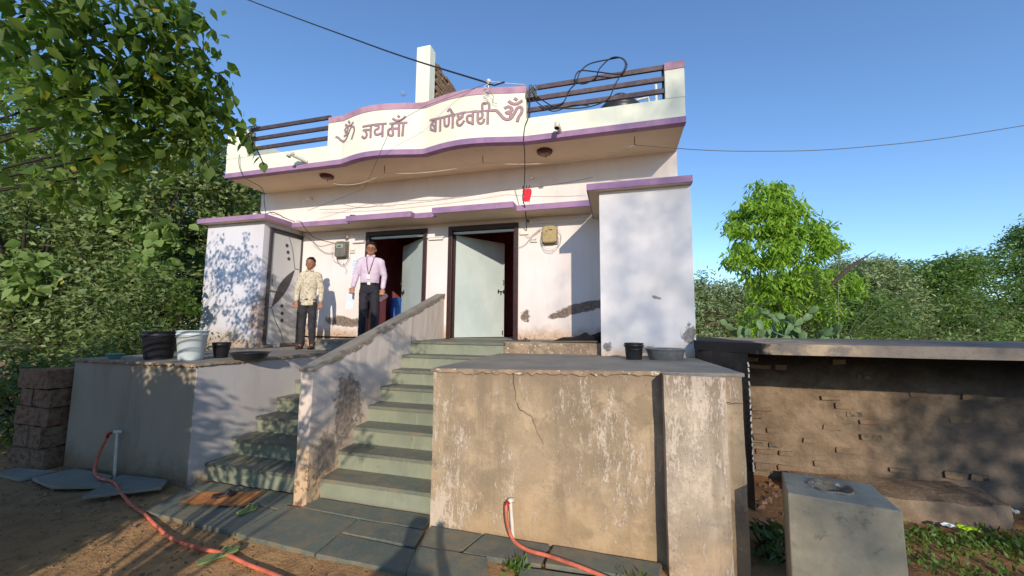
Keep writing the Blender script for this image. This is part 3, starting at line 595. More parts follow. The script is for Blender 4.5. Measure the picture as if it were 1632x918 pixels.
# stair head on the roof
MB().box(-1.16,-.83,.6,.86,3.24,6.42).build('stair_head_wall', 'parapet', H, bevel=.01)
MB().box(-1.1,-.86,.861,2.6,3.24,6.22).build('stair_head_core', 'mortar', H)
mb = MB()
for c in range(34):
    for k in range(8):
        y = .865 + k*.235 + (.117 if c % 2 else 0); z = 3.3 + c*.087
        if c > 31 and random.random() < .35: continue
        mb.box(-.862, -.828+random.uniform(-.012,.012), y, y+.218, z, z+.074)
mb.build('brickwork', 'brick_roof', H, kind='stuff')
MB().prism([(-.83,3.99),(-.80,4.05),(-.77,4.06),(-.76,3.99)], -.98, -.93, 'y').build('broken_corner', 'brick_roof', H)

# small shelf mouldings on the wall and wall edges
MB().box(-.40,-.10,-.04,.0,1.86,1.90).build('wall_shelf', 'wall', H, bevel=.004); MB().box(-.43,-.07,-.05,.0,1.901,1.925).build('wall_shelf', 'wall', H, bevel=.004)
MB().box(-2.10,-1.83,-.05,.0,1.885,1.93).build('wall_shelf', 'wall', H, bevel=.004)
MB().box(1.40,2.84,-.018,.0,2.05,2.10).build('lintel_band', 'wall', H, bevel=.004); MB().box(-3.36,-1.9,-.018,.0,2.0,2.06).build('lintel_band', 'wall', H, bevel=.004)
for x in (-3.20,1.62): MB().tube([(x,.0,2.90),(x,-.10,2.90),(x,-.13,2.87)], .028, 10).build('waste_spout', 'wall', H, smooth=True)

# doors
def door(x0, x1, hinge_right, ang, label):
    d = MB(); fw = .085
    for a in ((x0,x0+fw,.0,2.1),(x1-fw,x1,.0,2.1)): d.box(a[0],a[1],-.022,.14,a[2],a[3])
    d.box(x0+fw,x1-fw,-.022,.14,2.1-fw,2.1); fr = d.build('door_frame', 'frame', H, bevel=.006)
    MB().box(x0+fw,x0+fw+.03,.06,.10,0,2.1-fw).build('stop_bead', 'frame', fr); MB().box(x1-fw-.03,x1-fw,.06,.10,0,2.1-fw).build('stop_bead', 'frame', fr)
    MB().box(x0+fw,x1-fw,.04,.1,1.965,2.0).build('head_bead', 'door', fr)
    W_ = x1-x0-2*fw-.03; s_ = -1 if hinge_right else 1
    hx = x1-fw-.01 if hinge_right else x0+fw+.01; hy = .12
    lf = MB(); m = Matrix.Translation((hx,hy,0)) @ Matrix.Rotation(ang*s_,4,'Z')
    def bx(mb,a0,a1,b0,b1,c0,c1):
        q = [(a0,b0,c0),(a1,b0,c0),(a1,b1,c0),(a0,b1,c0),(a0,b0,c1),(a1,b0,c1),(a1,b1,c1),(a0,b1,c1)]
        mb.hexa([m @ Vector((p[0]*s_,p[1],p[2])) for p in q])
    bx(lf,0,W_,-.018,.018,.015,1.96); L = lf.build('door_leaf', 'door', H, bevel=.003)
    b = MB(); bx(b,W_-.16,W_+.02,-.034,-.020,.93,.95); bx(b,W_-.10,W_-.085,-.036,-.018,.87,.95); bx(b,W_-.17,W_-.15,-.036,-.018,.90,.98); bx(b,W_-.03,W_-.015,-.036,-.018,.90,.98); b.build('bolt', 'black_plastic', L)
    b = MB(); P = [m @ Vector((p[0]*s_,p[1],p[2])) for p in ((W_-.04,-.018,1.08),(W_-.04,-.05,1.09),(W_-.04,-.05,1.17),(W_-.04,-.018,1.18))]; b.tube(P,.007,6); b.build('handle', 'black_plastic', L)
    b = MB(); bx(b,W_-.05,W_-.035,-.034,-.018,.05,.14); b.build('bolt', 'black_plastic', L)
door(0,1.37,False,R(54),''); door(-1.81,-.44,True,R(38),'')
# carved flush door on the side of the left room
F_ = MB(); X0 = -3.378
for a in ((-.80,-.74,-.16,2.10),(-.035,-.006,-.16,2.10)): F_.box(X0-.03,X0+.03,a[0],a[1],a[2],a[3])
F_.box(X0-.03,X0+.03,-.74,-.035,2.02,2.10); F_.build('door_frame', 'door_dark', H, bevel=.004)
MB().box(-3.379,-3.355,-.795,-.01,-.19,-.165).build('door_sill', 'cement', H)
LF = MB().box(X0-.02,X0+.012,-.735,-.04,-.14,2.015).build('door_leaf', wall_paint('side_door_paint', (206,204,200), None, streak=.08), H, bevel=.003)
XD = X0+.0165
def flat_x(mb, pts, t=.004):
    n = len(pts); mb.add([(XD-t,y,z) for y,z in pts]+[(XD,y,z) for y,z in pts], [tuple(range(n)),tuple(range(2*n-1,n-1,-1))]+[(i,i+n,(i+1)%n+n,(i+1)%n) for i in range(n)])
def line_x(pts, w=.006):
    mb = MB(); P = smooth_path([(0,y,z) for y,z in pts], 6); vs = []
    for i,p in enumerate(P):
        t = (P[min(i+1,len(P)-1)]-P[max(i-1,0)]).normalized(); q = Vector((0,-t.z,t.y))*w; vs += [(XD,(p+q).y,(p+q).z),(XD,(p-q).y,(p-q).z)]
    mb.add(vs, [(2*i,2*i+1,2*i+3,2*i+2) for i in range(len(P)-1)]); return mb.build('inlay_line', 'door_dark', LF)
for y,z in ((-.40,1.82),(-.365,1.69),(-.335,1.56),(-.43,.60),(-.41,.45),(-.405,.31)):
    mb = MB(); flat_x(mb, [(y+.036*math.cos(a*math.pi/8), z+.036*math.sin(a*math.pi/8)) for a in range(16)]); mb.build('inlay_disc', 'door_dark', LF)
a0, a1 = Vector((-.66,.56)), Vector((-.17,1.36)); dd = a1-a0; nn = Vector((-dd.y,dd.x)).normalized(); pts = []
for i in range(15): t=i/14; p = a0+dd*t + nn*.115*math.sin(math.pi*t); pts.append((p.x,p.y))
for i in range(13,0,-1): t=i/14; p = a0+dd*t - nn*.085*math.sin(math.pi*t); pts.append((p.x,p.y))
mb = MB(); flat_x(mb, pts); mb.build('inlay_leaf', 'door_dark', LF)
line_x([(-.36,2.0),(-.27,1.8),(-.22,1.6),(-.17,1.38)]); line_x([(-.66,.55),(-.56,.3),(-.42,.08),(-.34,-.12)]); line_x([(-.17,1.38),(-.06,1.38)]); line_x([(-.73,.55),(-.66,.55)]); line_x([(-.73,.86),(-.64,.88)])
MB().box(XD,XD+.02,-.70,-.66,.98,1.18).build('handle', 'steel', LF, bevel=.004); MB().tube([(XD+.02,-.73,.88),(XD+.02,-.58,.88)],.012,8).build('bolt', 'steel', LF)

# soffit lamps, hooks, rain spouts
for x,lb in ((-2.344,''),(1.949,'')):
    o = MB().lathe((x,-.56,3.07),[(.02,-.012),(.10,-.006),(.128,.02),(.132,.052)],28).build('ceiling_lamp', 'lamp_red', H, smooth=True)
    MB().lathe((x,-.56,3.045),[(.01,0),(.05,.004),(.08,.014),(.085,.03)],24).build('bowl', 'lamp_glass', o, smooth=True)
    MB().tube([(x+.02,-.56,3.06),(x+.025,-.57,2.99)],.005,5).build('hook', 'cable', o)
for x,y in ((-.97,-.70),(.90,-.64),(3.36,-.70)):
    MB().tube([(x,y,3.13),(x,y,3.0),(x+.015,y,2.985)],.006,6).build('ceiling_hook', 'cable', H)
def spout(x, pts, mouth, label):
    t = thing('drain_spout', label, 'drain pipe', (x,-.98,3.23), 'white rain spouts on the parapet')
    MB().tube(smooth_path(pts,5), .034, 14).build('pipe', 'pvc', t, smooth=True)
    MB().tube(mouth, [.042,.042,.042], 14).build('elbow', 'pvc', t, smooth=True)
    a, b = Vector(mouth[-2]), Vector(mouth[-1]); d = (b-a).normalized(); MB().tube([b+d*.001,b+d*.004],.033,14).build('mouth', 'dark', t)
spout(-2.52, [(-2.44,-.965,3.235),(-2.50,-1.06,3.265),(-2.58,-1.17,3.30)], [(-2.56,-1.15,3.31),(-2.60,-1.20,3.315),(-2.62,-1.215,3.25)], 'short white rain spout poking out of the left parapet')
spout(2.25, [(2.27,-.965,3.20),(2.26,-1.05,3.225),(2.25,-1.14,3.235)], [(2.25,-1.11,3.25),(2.25,-1.15,3.24),(2.25,-1.175,3.16)], 'short white rain spout poking out of the right parapet')

# ------------------------------------------------------------------ wall fittings
def meter(x, z, w, h, body, cover, label, yellow):
    t = thing('electric_meter', label, 'electric meter', (x,-.01,z-h/2), 'electric meters on the front wall')
    MB().box(x-w/2-.01,x+w/2+.01,-.03,-.002,z-h/2-.02,z+h/2+.01).build('backplate', 'meter_g', t, bevel=.005)
    c = MB().prism([(x-w/2,z-h/2+.03),(x-w/2+.03,z-h/2),(x+w/2-.03,z-h/2),(x+w/2,z-h/2+.03),(x+w/2,z+h/2-.05),(x+w/2-.05,z+h/2),(x-w/2+.05,z+h/2),(x-w/2,z+h/2-.05)], -.115, -.031, 'y').build('case', cover, t, bevel=.012)
    MB().box(x-w/2+.012,x+w/2-.012,-.122,-.116,z-h/2+.012,z-h*.14).build('terminal_cover', 'meter_y' if yellow else body, c, bevel=.003)
    if yellow:
        for dx,dz,ww in ((-.05,.05,.02),(.03,.07,.05)): MB().box(x+dx-ww/2,x+dx+ww/2,-.119,-.1155,z+dz-.008,z+dz+.008).build('window', 'dark', c)
    else:
        MB().box(x-w*.32,x+w*.32,-.119,-.1155,z+h*.08,z+h*.32).build('window', 'glass_y', c); MB().box(x-w*.2,x+w*.12,-.121,-.1195,z+h*.14,z+h*.22).build('display', 'dark', c)
    return t
meter(1.945,1.83,.25,.30,'meter_g','meter_y','ochre electric meter right of the open right door',True)
meter(-2.335,1.76,.25,.32,'meter_g','meter_g','grey electric meter with a glass window between the boy and the man',False)
def board(x, z, label):
    t = thing('switchboard', label, 'switchboard', (x,-.002,z-.05), 'white switchboards beside the meters')
    MB().box(x-.062,x+.062,-.032,-.002,z-.05,z+.05).build('plate', 'switch', t, bevel=.006)
    for k in range(3): MB().box(x-.042+.032*k,x-.026+.032*k,-.037,-.0325,z-.022,z+.004).build('switch', 'meter_y' if k < 2 else 'wire_g', t)
board(1.655,1.77,'white switchboard left of the ochre meter'); board(-2.105,1.735,'white switchboard beside the grey meter')
def bulb(x, z, label):
    t = thing('bulb_holder', label, 'bulb holder', (x,-.002,z), 'bulb holders high on the wall')
    MB().box(x-.005,x+.09,-.03,-.002,z-.035,z+.05).build('block', 'wall', t, bevel=.004)
    MB().tube([(x,-.03,z),(x-.02,-.09,z-.01)],[.026,.034],12).build('holder', 'switch', t); MB().lathe((x-.03,-.115,z-.035),[(.006,0),(.026,.012),(.03,.03),(.02,.052),(.012,.06)],14).build('bulb', 'lamp_glass', t, smooth=True)
bulb(1.60,2.09,'bare bulb holder above the ochre meter'); bulb(-2.20,2.03,'bare bulb holder above the grey meter')
t = thing('junction_box','small white cable box beside the right door frame','cable box',(1.50,-.002,1.88))
MB().box(1.40,1.56,-.035,-.002,1.865,1.925).build('box','switch',t,bevel=.006)
def cable(name, pts, r, m, label, cat, n=6, sm=True, **k):
    P = smooth_path(pts, 6) if sm else pts
    return top(MB().tube(P, r, n), name, m, label, cat, smooth=True, **k)
def ring(cx, y, cz, rx, rz, n=26, a0=0, a1=2*math.pi, wob=.006, dy=.012):
    return [(cx+rx*math.cos(a0+(a1-a0)*i/n)+random.uniform(-wob,wob), y-dy*math.sin(i*.7)**2, cz+rz*math.sin(a0+(a1-a0)*i/n)+random.uniform(-wob,wob)) for i in range(n+1)]
GW = 'loose wires around the two meters'
cable('wire', ring(1.97,-.05,1.77,.18,.20,a0=2.2,a1=7.4), .005,'wire_w','white wire looped round the ochre meter','wire',group=None)
cable('wire', ring(1.95,-.04,1.74,.16,.22,a0=3.0,a1=6.6), .004,'wire_w','second thinner white wire hanging under the ochre meter','wire')
cable('wire', [(1.50,-.03,1.87),(1.56,-.05,1.82),(1.66,-.05,1.87),(1.77,-.05,1.95),(1.86,-.05,1.97)], .005,'wire_w','short white wire from the cable box up to the ochre meter','wire')
cable('wire', [(1.80,-.04,1.94),(1.62,-.04,1.80),(1.50,-.04,1.68),(1.39,-.04,1.63)], .004,'wire_g','grey wire slanting down to the right door frame','wire')
cable('wire', ring(-2.42,-.06,1.72,.15,.21,a0=1.5,a1=5.2), .005,'wire_w','white wire looped left of the grey meter','wire')
cable('wire', ring(-2.30,-.05,1.60,.14,.16,a0=2.9,a1=6.4), .005,'wire_g','bundle of grey wire ends hanging under the grey meter','wire')
cable('wire', [(-2.3,-.04,1.5),(-2.27,-.04,1.42),(-2.2,-.04,1.33),(-2.24,-.04,1.26)], .003,'wire_g','thin wire end dangling lowest under the grey meter','wire')
cable('cable', [(-3.15,-.42,2.31),(-2.98,-.48,2.27),(-2.88,-.50,2.16),(-2.80,-.3,1.98),(-2.6,-.05,1.92),(-2.44,-.04,1.90)], .007,'cable','black cable curling from the canopy edge to the grey meter','cable')
cable('cable', [(-3.0,-.25,2.0),(-2.85,-.1,1.80),(-2.72,-.05,1.71),(-2.5,-.04,1.70)], .005,'cable','thin dark cable sagging left into the grey meter','cable')
cable('cable', [(-3.85,-.6,2.33),(-3.7,-.75,2.42),(-3.55,-.82,2.34),(-3.45,-.7,2.43),(-3.35,-.5,2.36),(-3.2,-.4,2.30)], .008,'cable','tangled dark cable lying on the left room roof','cable')
cable('cable', [(1.79,-1.0,3.95),(1.78,-.995,3.54),(1.72,-1.0,3.35),(1.70,-1.0,3.12),(1.70,-.92,2.95),(1.62,-.6,2.6),(1.585,-.58,2.35),(1.60,-.47,2.22),(1.56,-.2,2.05),(1.525,-.04,1.93)], .008,'cable','black and white cable hanging from the right rails down to the cable box','cable')
cable('cable', [(-4.05,-1.0,3.55),(-4.0,-1.02,3.3),(-3.85,-1.0,3.05),(-3.65,-.8,2.9),(-3.62,-.75,2.6),(-3.6,-.7,2.33)], .006,'cable','thin cable hanging from the left corner of the parapet','cable')
# white string of wire under the soffit
hk = [(-2.325,-.541,3.0),(-.99,-.68,2.99),(.915,-.66,2.99),(2.717,-.38,2.99),(3.366,-.69,2.99)]
for i,(sg,lb) in enumerate(((.13,'from the left ceiling lamp to the first hook'),(.07,'between the first and the middle ceiling hooks'),(.06,'from the middle hook past the right ceiling lamp'),(.01,'at the right end of the soffit'))):
    cable('wire', hang(hk[i],hk[i+1],sg), .005,'wire_w','thin pale wire slung under the soffit '+lb,'wire',sm=False)
cable('clothes_line', hang((-2.9,-.10,2.62),(1.2,-.12,2.68),.07)+hang((1.2,-.12,2.68),(2.72,-.4,2.66),.03), .004,'wire_g','thin grey clothes line strung across the wall above the canopy','line',sm=False)
# power line to the bracket on the panel
br = thing('cable_bracket','white insulator bracket tied to the top of the wavy parapet','bracket',(1.13,-1.05,4.03))
MB().tube([(1.13,-1.06,4.0),(1.13,-1.06,4.17)],.014,8).build('post','steel',br); MB().lathe((1.13,-1.06,4.13),[(.012,0),(.035,.01),(.028,.03),(.036,.045),(.012,.06)],14).build('insulator','switch',br,smooth=True)
MB().tube([(1.13,-1.06,4.16),(1.45,-1.02,4.09),(1.71,-.97,4.06)],.006,6).build('tie_rod','wire_w',br)
MB().tube([(1.13,-1.08,4.10),(1.24,-1.09,4.05),(1.40,-1.06,4.10)],.012,6).build('tape','cable',br)
kb = smooth_path([(1.13+.05*math.sin(k*2.1),-1.16-.01*(k%2),4.08-.035*k) for k in range(10)],3); MB().tube(kb,.006,5).build('frayed_wire','wire_w',br)
kb = smooth_path([(1.15,-1.15,3.98),(1.2,-1.15,3.88),(1.24,-1.12,3.84),(1.22,-1.12,3.76),(1.30,-1.10,3.72)],3); MB().tube(kb,.004,5).build('frayed_wire','wire_g',br)
P0 = Vector((1.13,-1.07,4.12)); P1 = Vector((-6.03,.46,8.59)); far = P1 + (P1-P0)*2.5 + Vector((0,0,1.5))
cable('power_cable', [P0, P0.lerp(P1,.25)+Vector((0,0,-.06)), P0.lerp(P1,.5)+Vector((0,0,-.05)), P0.lerp(P1,.75)+Vector((0,0,-.03)), P1, P1+(P1-P0)*.5+Vector((0,0,.12)), far], .014,'cable','thick black power cable crossing the sky at upper left to the parapet bracket','cable')
cable('wire', [P0,(.2,-1.35,3.72),(-.35,-1.45,3.42),(-.75,-1.2,3.05),(-1.6,-.4,2.85),(-3.0,-.3,2.55)], .004,'wire_g','thin wire slanting down across the painted name','wire',sm=False)
wp = [(3.366,-.69,2.99),(4.005,-.694,2.855),(4.473,-.644,2.794),(4.97,-.591,2.75),(5.766,-.507,2.709),(6.529,-.426,2.723),(7.26,-.349,2.767),(8.183,-.251,2.876)]
wp = smooth_path(wp, 6); dw = (wp[-1]-wp[-2]).normalized(); wp += [wp[-1]+dw*q+Vector((0,0,.012*q*q)) for q in (1,2,4,8,14)]
cable('wire', wp, .005,'wire_g','thin dark wire running right from the soffit across the open sky','wire',sm=False)
# tangle and hose coil on the right rails
cp = [(2.53,2.575,.0)]
coil = [(1.98,3.60),(2.30,3.66),(2.40,3.84),(2.52,3.95),(2.575,4.09),(2.72,4.20),(3.0,4.23),(3.186,4.235),(3.265,4.12),(3.227,4.02),(3.13,3.97),(2.81,4.06),(2.57,4.12),(2.50,4.0),(2.62,3.92),(2.80,3.98),(2.88,4.12),(3.05,4.24),(3.20,4.20),(3.24,4.08),(3.1,3.85),(2.98,3.62),(2.71,3.53),(2.4,3.54),(2.18,3.60),(2.05,3.70),(1.9,3.84),(1.83,3.95)]
cable('black_hose', [(x,-.985+.02*math.sin(i),z) for i,(x,z) in enumerate(coil)], .0095,'cable','black pipe coiled over the right railing bars','hose')
cable('cable', [(1.80,-.98,3.86),(1.92,-.98,3.72),(2.05,-.98,3.60),(2.2,-.98,3.54),(2.45,-.97,3.60),(2.7,-.97,3.56)], .008,'cable','black cable drooping along the bottom of the right railing','cable')
tp = [(1.80+random.uniform(-.06,.11),-.99+random.uniform(-.03,.03),3.90+random.uniform(-.12,.12)) for _ in range(26)]
cable('cable_tangle', tp, .008,'wire_g','grey tangle of tied wire at the left end of the right railing','cable tangle')
tp = [(-3.85+random.uniform(-.12,.22),-.99+random.uniform(-.03,.03),4.03+random.uniform(-.2,.08)) for _ in range(22)]
cable('cable_tangle', tp, .007,'cable','dark tangle of thin wire at the left corner of the left railing','cable tangle')
# water tank and pipes on the roof
wt = thing('water_tank','black ribbed plastic water tank on the roof behind the right railing','water tank',(3.18,1.35,3.24))
MB().lathe((3.18,1.35,3.24),[(.43,0),(.44,.05),(.44,.5),(.455,.52),(.44,.54),(.44,1.2),(.455,1.22),(.455,1.25),(.44,1.27),(.44,1.40),(.452,1.42),(.452,1.45),(.435,1.48),(.33,1.60),(.18,1.70),(.17,1.70)],40).build('body','tank',wt,smooth=True)
MB().lathe((3.18,1.35,4.93),[(.17,0),(.185,.02),(.185,.06),(.15,.09),(.02,.10)],28).build('lid','tank',wt,smooth=True)
MB().box(3.30,3.42,1.0,1.04,4.78,4.86).build('label','brick_roof',wt)
mb = MB()
for k in range(4): mb.box(2.98+.07*k,3.0+.07*k,.905+.004*abs(k-1.5),.912+.004*abs(k-1.5),4.49,4.55); mb.box(2.98+.07*k,3.03+.07*k,.905+.004*abs(k-1.5),.912+.004*abs(k-1.5),4.55,4.562)
mb.build('embossed_marks','tank_txt',wt)
pp = thing('water_pipe','white pipes standing beside the roof water tank','pipe',(3.85,1.0,3.24))
MB().tube([(3.86,1.0,3.24),(3.86,1.0,4.95)],.028,10).build('riser_pipe','pvc',pp); MB().tube([(3.50,1.05,4.72),(3.72,1.05,4.74),(3.74,1.05,4.60),(3.74,1.05,3.24)],.022,8).build('elbow_pipe','pvc',pp)
# things on the canopy
rc = thing('red_cloth','small red cloth hung above the purple canopy','cloth',(1.62,-.47,2.27))
mb = MB(); n_ = 10
for j in range(7):
    for i in range(n_): mb.v.append((1.64+(i/(n_-1)-.5)*(.16-.05*j/6)+.01*math.sin(j), -.50+.018*math.sin(i*1.9+j*.4)-.004*j, 2.27+.05*(0 if j < 6 else .5)+.045*(6-j)*.95-(.03 if i in (0,n_-1) else 0)))
mb.f = [(j*n_+i,j*n_+i+1,(j+1)*n_+i+1,(j+1)*n_+i) for j in range(6) for i in range(n_-1)]; mb.v = [(a,b,c-.0) for a,b,c in mb.v]
mb.build('cloth','cloth_red',rc,smooth=True)
for dx in (-.06,.0,.05): MB().obox((1.63+dx,-.50,2.56),.012,.02,.045,0,0,.3).build('peg','cable',rc)
top(MB().box(-3.62,-3.55,-.98,-.93,2.282,2.34),'white_block','switch','tiny white block on the left room roof edge','block')
top(MB().obox((-1.75,-.5,2.29),.10,.06,.04,.3),'dark_stone','dark','small dark lump lying on the canopy above the grey meter','stone')
nt = thing('paper_notice','faded paper notice taped to the wall left of the man','notice',(-2.02,-.006,1.2))
MB().box(-2.11,-1.93,-.006,-.002,1.22,1.58).build('sheet','paper',nt)
for z in (1.52,1.46,1.42,1.36,1.30,1.26): MB().box(-2.09,-1.95-random.uniform(0,.06),-.008,-.0065,z-.004,z+.004).build('print_line','ink',nt)

# ------------------------------------------------------------------ buckets, basins, small things
def bucket(name, c, r0, r1, h, m, label, lip=.012, handle=True, group=None, cat='bucket'):
    t = thing(name, label, cat, c, group)
    MB().lathe(c,[(r0*.96,0),(r0,.01),(r1,h-.08*h*2),(r1+lip*.6,h-.15*h),(r1+lip*.6,h-.12*h),(r1+.002,h-.115*h),(r1+.003,h-.05*h),(r1+lip,h-.045*h),(r1+lip,h),(r1-.004,h),(r0-.006,.02),(.001,.018)],36).build('pail',m,t,smooth=True)
    if handle:
        a = [(c[0]-(r1+.01)*math.cos(q),c[1]-.9*(r1+.02)*math.sin(q),c[2]+h*.9-.05*math.sin(q)) for q in np.linspace(0,math.pi,14)]
        MB().tube(a,.004,5).build('handle','steel' if m != 'black_plastic' else 'cable',t)
    return t
bucket('bucket',(-2.50,-3.05,-.205),.140,.172,.345,'black_plastic','large black plastic bucket at the edge of the left plinth')
bucket('bucket',(-2.00,-3.02,-.205),.122,.155,.36,'white_plastic','white plastic bucket beside the big black bucket')
bucket('mug',(-1.98,-2.66,-.205),.075,.10,.20,'black_plastic','small dark mug standing behind the white bucket',.006,False,None,'mug')
def basin(c, r, h, m, label, sy=.9):
    t = thing('basin', label, 'basin', c)
    MB().lathe(c,[(r*.72,0),(r*.8,.01),(r*.95,h*.8),(r,h*.92),(r*1.06,h*.95),(r*1.06,h),(r*.97,h),(r*.76,.03),(.001,.024)],40,1,sy).build('bowl',m,t,smooth=True); return t
basin((-1.42,-2.72,-.205),.225,.09,'black_plastic','shallow black basin on the left plinth before the steps')
b_ = bucket('bowl',(-2.98,-3.22,-.205),.055,.085,.065,'green_bowl','little sea green bowl at the far left of the plinth',.004,False,None,'bowl')
bucket('bucket',(3.24,-1.93,-.15),.085,.10,.21,'black_plastic','small black bucket beside the grey basin',.008)
basin((3.585,-1.86,-.149),.215,.15,'zinc','grey metal basin on the right plinth by the corner')
top(MB().box(-3.32,-3.235,-.62,-.54,-.20,-.125),'white_box','switch','small white box at the foot of the carved door','box',bevel=.004)
top(MB().lathe((-3.75,-1.9,-.205),[(.02,0),(.12,.005),(.14,.03),(.02,.03)],16),'tray','black_plastic','dark tray lying behind the buckets','tray')
def slipper(c, rz, m, label, L=.25, tilt=0, group=None, strap='black_plastic'):
    t = thing('slipper', label, 'slipper', c, group); mm = Matrix.Translation(c) @ Matrix.Rotation(rz,4,'Z') @ Matrix.Rotation(tilt,4,'X')
    out = [(-.035,-.5),(-.045,-.3),(-.036,0),(-.048,.25),(-.042,.42),(-.01,.5),(.03,.46),(.048,.28),(.04,0),(.045,-.3),(.032,-.5)]
    P = [mm @ Vector((x,y*L,z)) for z in (0,.016) for x,y in out]; n = len(out)
    MB().add(P,[tuple(range(n))[::-1],tuple(range(n,2*n))]+[(i,(i+1)%n,(i+1)%n+n,i+n) for i in range(n)]).build('sole',m,t,bevel=.003)
    for s_ in (-1,1): MB().tube([mm @ Vector(q) for q in ((s_*.042,.02*L,.014),(s_*.03,.15*L,.045),(0,.30*L,.03))],.006,6).build('strap',strap,t)
slipper((.13,-4.19,GZ-.01),-.75,'green_rubber','green slipper lying across the orange hose',.26,.15,strap='green_rubber')
slipper((-.27,-3.62,GZ+.018),-.2,'green_rubber','small green slipper on the grey slabs by the ochre mat',.17,strap='green_rubber')
slipper((-.76,-3.46,GZ+.032),-.8,'brown_rubber','dark slipper resting on the ochre mat',.2)
slipper((1.545,-.95,.013),-1.2,'brown_rubber','left slipper of the pair on the ledge by the right door',.2)
slipper((1.70,-.93,.013),-1.0,'brown_rubber','right slipper of the pair on the ledge by the right door',.2)
mt = MB(); q = [(-1.02,-3.72),(-1.08,-3.45),(-.46,-3.26),(-.36,-3.58)]; n_ = 14; vs = []
for j in range(n_):
    for i in range(n_):
        u, v = i/(n_-1), j/(n_-1); x = (q[0][0]*(1-u)+q[3][0]*u)*(1-v)+(q[1][0]*(1-u)+q[2][0]*u)*v; y = (q[0][1]*(1-u)+q[3][1]*u)*(1-v)+(q[1][1]*(1-u)+q[2][1]*u)*v
        vs.append((x,y,GZ+.024+.008*mnoise.noise(Vector((x*6,y*6,0)))+(.012 if j in (0,) else 0)*math.sin(i)**2))
mt.add(vs,[(j*n_+i,j*n_+i+1,(j+1)*n_+i+1,(j+1)*n_+i) for j in range(n_-1) for i in range(n_-1)])
top(mt,'floor_mat','mat_cloth','crumpled ochre cloth mat on the slabs before the left flight','mat',smooth=True)
# black cloth heap with a stick
cb = MB(); n_ = 26; vs = []
for j in range(12):
    for i in range(n_):
        u = i/(n_-1); v = j/11; x = 2.16+.66*u; y = -1.12+.5*v
        h = (.02+.13*u**.8*math.sin(math.pi*min(1,v*1.05))**.7)*(.75+.9*abs(mnoise.noise(Vector((x*7,y*7,1))))) if 0 < j < 11 else 0
        vs.append((x+.03*mnoise.noise(Vector((x*9,y*9,5))), y, .012+max(0,h)*(1 if i else 0)))
cb.add(vs,[(j*n_+i,j*n_+i+1,(j+1)*n_+i+1,(j+1)*n_+i) for j in range(11) for i in range(n_-1)])
top(cb,'cloth_heap','cloth_black','crumpled black cloth heaped against the right room wall','cloth',smooth=True)
top(MB().tube([(2.02,-1.17,.026),(2.45,-1.175,.03),(2.80,-1.17,.035)],[.008,.013,.014],8),'stick','wood','thin wooden stick lying in front of the black cloth','stick')
# taps, pipes, hoses
def tap(c, label, s=1):
    t = thing('standpipe', label, 'pipe', (c[0],c[1],GZ))
    x,y,z = c
    MB().tube([(x+.03,y,GZ-.02),(x,y,z)],.014,10).build('pipe','pvc',t); MB().tube([(x+.02,y+.03,z),(x,y-.005,z+.008),(x-.025*s,y-.02,z+.004)],.02,10).build('elbow','pvc',t,smooth=True)
    MB().tube([(x-.02*s,y-.03,z+.005),(x-.06*s,y-.045,z-.005),(x-.065*s,y-.05,z-.05)],.017,10).build('connector','red',t,smooth=True)
tap((-2.49,-3.40,-1.01),'white pipe with a red connector on the grey left plinth'); tap((2.195,-3.40,-1.19),'short white pipe with a red connector on the tan right plinth',.3)
cable('hose', [(-2.555,-3.45,-1.05),(-2.60,-3.48,-1.22),(-2.58,-3.52,-1.38),(-2.38,-3.58,-1.432),(-2.08,-3.62,-1.428),(-1.75,-3.74,-1.455),(-1.45,-3.82,-1.50),(-1.15,-3.90,-1.505),(-.80,-4.02,-1.505),(-.45,-4.13,-1.502),(-.10,-4.17,-1.50),(.15,-4.17,-1.50),(.45,-4.22,-1.505),(.80,-4.27,-1.505),(1.2,-4.38,-1.505),(1.9,-4.75,-1.505),(2.2,-5.6,-1.505)], .0138,'hose','long orange hose snaking from the left pipe over the soil','hose',n=10)
cable('hose', [(2.175,-3.45,-1.20),(2.185,-3.47,-1.30),(2.24,-3.50,-1.42),(2.36,-3.54,-1.462),(2.55,-3.58,-1.462),(2.82,-3.66,-1.462),(3.1,-3.78,-1.468),(3.5,-4.1,-1.50),(4.2,-4.8,-1.52)], .0138,'hose','short orange hose dropping from the pipe on the right plinth','hose',n=10)
# inside the left door
dr = thing('drum','blue plastic drum inside the left doorway','drum',(-1.57,.80,0)); MB().lathe((-1.57,.80,0),[(.10,0),(.115,.02),(.12,.28),(.128,.30),(.12,.32),(.12,.74),(.128,.76),(.128,.80),(.10,.82),(.01,.82)],30).build('body','blue',dr,smooth=True)
ck = thing('draped_cupboard','low brown cupboard with a pink cloth over it inside the left doorway','cupboard',(-1.73,.62,0))
MB().box(-1.98,-1.70,.40,.62,0,.86).build('cabinet','inside',ck,bevel=.006); MB().hexa([(-2.0,.38,.74),(-1.66,.36,.70),(-1.66,.64,.84),(-2.0,.64,.84),(-2.0,.38,.90),(-1.78,.38,1.0),(-1.70,.64,.90),(-2.0,.64,.90)]).build('cloth','cloth_pink',ck,bevel=.01)

# ------------------------------------------------------------------ reddish block pier at far left
pr_ = thing('block_pier','rough pier of reddish stone blocks at the left end of the grey plinth','pier',(-3.85,-3.3,GZ))
z = GZ-.03
for c in range(5):
    h = random.uniform(.19,.27); n = 1 + (c % 2); x = -4.18+random.uniform(0,.05)
    for k in range(n):
        w = .62/n*random.uniform(.9,1.05); MB().obox((x+w/2,-3.32+random.uniform(-.02,.02),z+h/2),w-.012,.36,h-.012,random.uniform(-.1,.1),0,random.uniform(-.04,.04)).build('block','brick_dark',pr_,rough=(4,.035,.12)); x += w
    z += h
